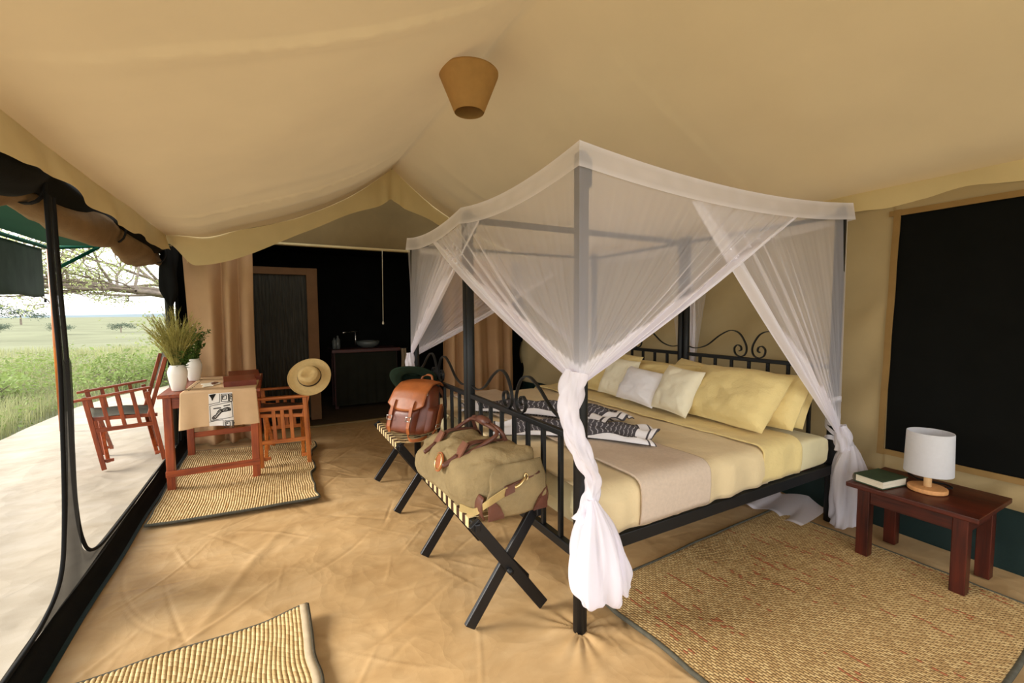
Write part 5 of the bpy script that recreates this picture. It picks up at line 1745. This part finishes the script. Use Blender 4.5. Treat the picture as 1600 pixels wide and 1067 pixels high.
# ------------------------------------------------------------------ chairs
def safari_chair(name, label, loc, rz, wd, dp, arm, low, sub, slant, wood_k, canvas, back_h, slats, back_lean=.13, rise=.0):
    # local: faces -x, width along y
    root = thing(name, label, 'chair', loc, rz=rz)
    hw, hd = wd / 2, dp / 2
    wz, wx, wy = wood_k + '_z', wood_k + '_x', wood_k + '_y'
    for s in (-1, 1):
        y = s * hw
        for x in (-hd, hd):
            MB().beam((x, y, 0), (x - slant, y, arm - .01), .036, .026, (0, 1, 0)).build('leg', wz, root, local=True, bevel=.004)
        MB().beam((-hd - slant - .07, y, arm - rise * .6), (hd - slant + .03, y, arm + rise * .5), .045, .022).build('armrest', wx, root, local=True, bevel=.006)
        ml = slant * low / arm
        MB().beam((-hd - ml, y, low), (hd - ml, y, low), .024, .036).build('lower_rail', wx, root, local=True, bevel=.003)
        ztop = arm
        if sub:
            ms = slant * sub / arm
            MB().beam((-hd - ms, y, sub), (hd - ms, y, sub), .022, .036).build('upper_rail', wx, root, local=True, bevel=.003)
            ztop = sub
        for t in slats:
            x0 = -hd - ml + dp * t
            x1 = -hd - slant * ztop / arm + dp * t
            MB().beam((x0, y, low), (x1, y, ztop), .030, .016, (0, 1, 0)).build('slat', wz, root, local=True, bevel=.002)
        # seat side rail
        MB().beam((-hd - slant * .6, y * .93, .475), (hd - slant * .3, y * .93, .445), .028, .032).build('seat_rail', wx, root, local=True, bevel=.003)
        # back post leaning
        MB().beam((hd - slant * .75 - .02, y * .95, .44), (hd - slant * .75 + back_lean, y * .95, back_h), .034, .024, (0, 1, 0)).build('back_post', wz, root, local=True, bevel=.004)
    # crossed braces front and rear
    for x, off in ((-hd + .03, 0), (hd - .05, 0)):
        MB().beam((x - .0, -hw * .92, .06), (x - slant * .6, hw * .92, .46), .022, .030, (1, 0, 0)).build('cross_brace', wy, root, local=True, bevel=.003)
        MB().beam((x + .026, hw * .92, .06), (x + .026 - slant * .6, -hw * .92, .46), .022, .030, (1, 0, 0)).build('cross_brace', wy, root, local=True, bevel=.003)
    for s in (-1, 1):
        for x in (-hd, hd - .06):
            MB().beam((x, s * hw * .92, .075), (x + .07, s * hw * .92, .075), .024, .026).build('foot_block', wx, root, local=True, bevel=.003)
    def seat(u, v):
        x = -hd - slant * .6 - .02 + (dp + slant * .2 + .01) * u
        y = hw * .93 * (2 * v - 1)
        return (x, y, .494 - .028 * u - .035 * math.sin(v * PI) ** .8 - .004 * math.sin(u * 9))
    MB().grid(seat, 14, 20).build('seat', canvas, root, local=True, smooth=True, solid=.004)
    b0 = Vector((hd - slant * .75 - .02, 0, .44))
    b1 = Vector((hd - slant * .75 + back_lean, 0, back_h))
    def bk(u, v):
        t = .50 + .52 * u
        p = b0.lerp(b1, t)
        return (p.x + .030 * math.sin(v * PI) + .014, hw * .98 * (2 * v - 1), p.z)
    MB().grid(bk, 10, 20).build('back_canvas', canvas, root, local=True, smooth=True, solid=.005)
    return root
M('chair_canvas', (0.085, 0.078, 0.055), 0.85, 0.15, 0.15, 8, 0.4, 300, 0.001)
M('chair_canvas_brown', (0.10, 0.055, 0.035), 0.85, 0.15, 0.15, 8, 0.4, 300, 0.001)
safari_chair('safari_chair', 'folding safari chair with dark canvas seat out on the veranda', (-1.26, 5.56, -.004), R(14), .60, .43, .69, .37, None, .10, 'redwood', 'chair_canvas', 1.0, (.25, .5, .75), .13, .06)
safari_chair('safari_chair', 'slatted orange wooden chair with a straw hat, at the writing table', (.085, 4.72, .022), R(-4), .56, .385, .63, .23, .53, .025, 'teak', 'chair_canvas_brown', .80, (.32, .5, .68), .06)
d = Vector((-.22, -.93, .38)).normalized()
sh = brim_hat('straw_hat', 'wide-brimmed straw hat with dark ribbon hung on the slatted chair', 'straw', 'hat_ribbon', (.285, 4.415, .825), (d.to_track_quat('Z', 'Y').to_matrix() @ Matrix.Rotation(R(20), 3, 'Z')).to_quaternion(), .185, .096, .125)
bow = MB()
bow.box((-.088, -.02, .022), (.012, .03, .02))
bow.box((-.095, -.015, .010), (.008, .035, .012))
bow.build('bow', 'hat_ribbon', sh, local=True)

# ------------------------------------------------------------------ vegetation outside
def grass():
    r = np.random.default_rng(5)
    def blades(name, label, n, dmin, dmax, hmin, hmax, w, mat, power, keep):
        k = r.random(n)
        d = dmin + (dmax - dmin) * k ** power
        a = r.uniform(-1.0, .10, n)           # x / y slope
        y = d
        x = a * d
        ok = (x < interp([(0, -2.98), (9.2, -2.9), (10.6, -2.5), (11.6, -1.6), (11.7, 3)], y)) | (y > 11.6)
        clump = vn(x * .9, y * .9, 31) + .5
        ok &= r.random(n) < keep(clump, y)
        x, y, d = x[ok], y[ok], d[ok]
        n = len(x)
        edge = np.clip((y - 7) / 12, 0, 1)
        h = r.uniform(hmin, hmax, n) * (.6 + .8 * (vn(x * .7, y * .7, 8) + .5))
        ang = r.uniform(0, 2 * PI, n)
        ln = r.uniform(.1, .55, n) * h
        ww = w * (1 + d * .05)
        z0 = -.10 - np.clip(d - 40, 0, 200) * .006
        dx, dy = np.cos(ang), np.sin(ang)
        sx, sy = -dy * ww / 2, dx * ww / 2
        b0 = np.stack([x - sx, y - sy, z0 + 0 * x], 1)
        b1 = np.stack([x + sx, y + sy, z0 + 0 * x], 1)
        mx, my, mz = x + dx * ln * .35, y + dy * ln * .35, z0 + h * .6
        m0 = np.stack([mx - sx * .8, my - sy * .8, mz], 1)
        m1 = np.stack([mx + sx * .8, my + sy * .8, mz], 1)
        tp = np.stack([x + dx * ln, y + dy * ln, z0 + h], 1)
        V = np.stack([b0, b1, m1, m0, tp], 1).reshape(-1, 3)
        base = np.arange(n)[:, None] * 5
        F = np.concatenate([(base + np.array([0, 1, 2])), (base + np.array([0, 2, 3])), (base + np.array([3, 2, 4]))], 0)
        me = bpy.data.meshes.new(name)
        me.vertices.add(len(V))
        me.vertices.foreach_set('co', V.astype(np.float32).ravel())
        me.loops.add(len(F) * 3)
        me.loops.foreach_set('vertex_index', F.astype(np.int32).ravel())
        me.polygons.add(len(F))
        me.polygons.foreach_set('loop_start', np.arange(0, len(F) * 3, 3, dtype=np.int32))
        me.polygons.foreach_set('loop_total', np.full(len(F), 3, dtype=np.int32))
        me.update(calc_edges=True)
        o = bpy.data.objects.new(name, me)
        finish(o, mat, None, False, 0, 0)
        tag(o, label, 'grass', kind='stuff')
    blades('tall_grass', 'tall pale grass growing beyond the veranda', 70000, 7, 26, .10, .34, .006, 'grass_blade', 1.5, lambda c, y: .5 + .5 * c)
    # leafy weeds: small leaves scattered through clumps
    n = 52000
    d = 6.4 + 11.5 * r.random(n) ** 1.35
    a = r.uniform(-1.0, .10, n)
    x, y = a * d, d
    ok = (x < interp([(0, -3.0), (9.2, -2.93), (10.6, -2.55), (11.6, -1.6), (11.7, 3)], y)) | (y > 11.6)
    c = vn(x * 1.1, y * 1.1, 31) + .5
    c2 = vn(x * 3.1, y * 3.1, 37) + .5
    ok &= r.random(n) < np.clip(c * 1.5 - .15, 0, 1)
    x, y, c, c2 = x[ok], y[ok], c[ok], c2[ok]
    n = len(x)
    z = -.10 + r.random(n) ** .8 * (.12 + .55 * c * c2 + .10 * c) * np.clip((y - 5.5) / 4, .6, 1.5)
    v1 = r.normal(0, 1, (n, 3)) * np.array([1, 1, .5])
    v1 /= np.linalg.norm(v1, axis=1)[:, None]
    v2 = np.cross(v1, r.normal(0, 1, (n, 3)))
    v2 /= np.linalg.norm(v2, axis=1)[:, None]
    sz = (r.uniform(.04, .085, n))[:, None]
    p = np.stack([x, y, z], 1)
    V = np.stack([p, p + v1 * sz * .5 + v2 * sz * .24, p + v1 * sz, p + v1 * sz * .5 - v2 * sz * .24], 1).reshape(-1, 3)
    me = bpy.data.meshes.new('leafy_weeds')
    me.from_pydata(V.tolist(), [], (np.arange(n)[:, None] * 4 + np.arange(4)).tolist())
    o = bpy.data.objects.new('leafy_weeds', me)
    finish(o, 'weed_leaf', None, False, 0, 0)
    tag(o, 'bright green leafy weeds along the veranda edge', 'weeds', kind='stuff')
grass()
def leaf_cloud(mb, c, n, rad, sz, r, flat=.35):
    for _ in range(n):
        p = Vector(c) + Vector((r.gauss(0, 1), r.gauss(0, 1), r.gauss(0, flat))) * rad
        a = Vector((r.gauss(0, 1), r.gauss(0, 1), r.gauss(0, .6))).normalized()
        b = a.orthogonal().normalized()
        s = sz * r.uniform(.6, 1.3)
        mb.add([p, p + a * s * .5 + b * s * .22, p + a * s, p + a * s * .5 - b * s * .22], [(0, 1, 2, 3)])
def acacia():
    r = random.Random(11)
    base = Vector((-.9, 13.6, -.12))
    root = thing('acacia_tree', 'spreading acacia tree with sparse pale leaves beyond the veranda', 'tree', base)
    wood_m, lf = MB(), MB()
    def branch(p, d, L, rad, depth):
        n = 5
        pts = [p.copy()]
        q = p.copy()
        dd = d.copy()
        for i in range(n):
            dd = (dd + Vector((r.gauss(0, .16), r.gauss(0, .16), r.gauss(0, .10)))).normalized()
            if depth >= 1:
                dd.z *= .93
            q = q + dd * L / n
            pts.append(q.copy())
        wood_m.tube(pts, [rad * (1 - .5 * i / n) for i in range(n + 1)], 6 if depth < 2 else 4, cap=False)
        if depth >= 3:
            for s in pts[2:]:
                leaf_cloud(lf, s, 4, .11, .055, r)
        if depth >= 4:
            return
        kids = (4, 4, 3, 3)[depth]
        for k in range(kids):
            t = r.uniform(.45, 1.0) if k < kids - 1 else 1.0
            f = t * n
            i0 = min(int(f), n - 1)
            s = pts[i0].lerp(pts[i0 + 1], f - i0)
            a = r.uniform(0, 2 * PI)
            nd = (dd * .75 + Vector((math.cos(a), math.sin(a), r.uniform(-.15, .45))) * .75).normalized()
            branch(s, nd, L * r.uniform(.55, .78), rad * .52, depth + 1)
    wood_m.tube([base, base + Vector((-.1, 0, .9)), base + Vector((-.3, -.1, 1.8))], [.17, .15, .13], 10)
    top = base + Vector((-.3, -.1, 1.8))
    for a in (2.5, 2.9, 3.2, 3.5, 3.9, 4.5, 2.0, .6, 5.4):
        branch(top, Vector((math.cos(a), math.sin(a) * .8, r.uniform(.12, .6))).normalized(), r.uniform(1.9, 2.7), .07, 0)
    wood_m.build('trunk_and_branches', 'bark', root, smooth=True)
    lf.build('foliage', 'acacia_leaf', root)['kind'] = 'stuff'
acacia()
def shrub(label, c, rad, n, sz, seed, hgt=.8, mat='weed_leaf'):
    r = random.Random(seed)
    root = thing('shrub', label, 'shrub', c)
    st, lf = MB(), MB()
    for k in range(9):
        a = r.uniform(0, 2 * PI)
        e = Vector(c) + Vector((math.cos(a) * rad * r.uniform(.3, .9), math.sin(a) * rad * r.uniform(.3, .9), hgt * r.uniform(.6, 1.1)))
        st.tube([Vector(c), Vector(c).lerp(e, .5) + Vector((0, 0, .08)), e], [.018, .012, .005], 5)
        leaf_cloud(lf, e, n // 18, rad * .30, sz, r, .8)
        leaf_cloud(lf, Vector(c).lerp(e, .65), n // 18, rad * .30, sz, r, .8)
    st.build('stems', 'bark', root)
    lf.build('foliage', mat, root)['kind'] = 'stuff'
shrub('bright green shrub low behind the veranda chair', (-2.75, 11.6, -.12), .7, 900, .09, 1, .55)
shrub('pale bushy shrub at the foot of the acacia tree', (-1.95, 12.2, -.12), .8, 1300, .08, 2, 1.25, 'acacia_leaf')
shrub('yellow green shrub right of the veranda chair behind the vase', (-1.95, 11.4, -.12), .55, 800, .08, 3, .7)
shrub('small green shrub at the left among the tall grass', (-4.2, 10.6, -.12), .6, 700, .09, 4, .45)
def far_tree(label, c, w, h, seed):
    r = random.Random(seed)
    root = thing('far_tree', label, 'tree', c)
    MB().tube([Vector(c), Vector(c) + Vector((0, 0, h * .6))], [w * .03, w * .02], 6).build('trunk', 'bark', root)
    lf = MB()
    for k in range(7):
        p = Vector(c) + Vector((r.uniform(-.4, .4) * w, r.uniform(-.3, .3) * w, h * r.uniform(.55, .85)))
        leaf_cloud(lf, p, 170, w * .12, w * .05, r, .45)
    lf.build('crown', 'far_leaf', root)['kind'] = 'stuff'
far_tree('flat-topped acacia group far off near the horizon, largest of the far trees', (-64, 158, -.9), 12, 5.5, 1)
far_tree('small flat acacia just right of the largest far tree', (-57, 160, -.9), 8, 4.5, 2)
far_tree('lone small round tree out on the plain at the left', (-16.5, 43, -.14), 1.4, 1.1, 3)
far_tree('low bush on the plain just right of the mesh strip', (-16.0, 52, -.2), 1.7, 1.0, 4)
far_tree('low bush on the plain farther right towards the acacia', (-12.6, 54, -.2), 1.9, .9, 5)
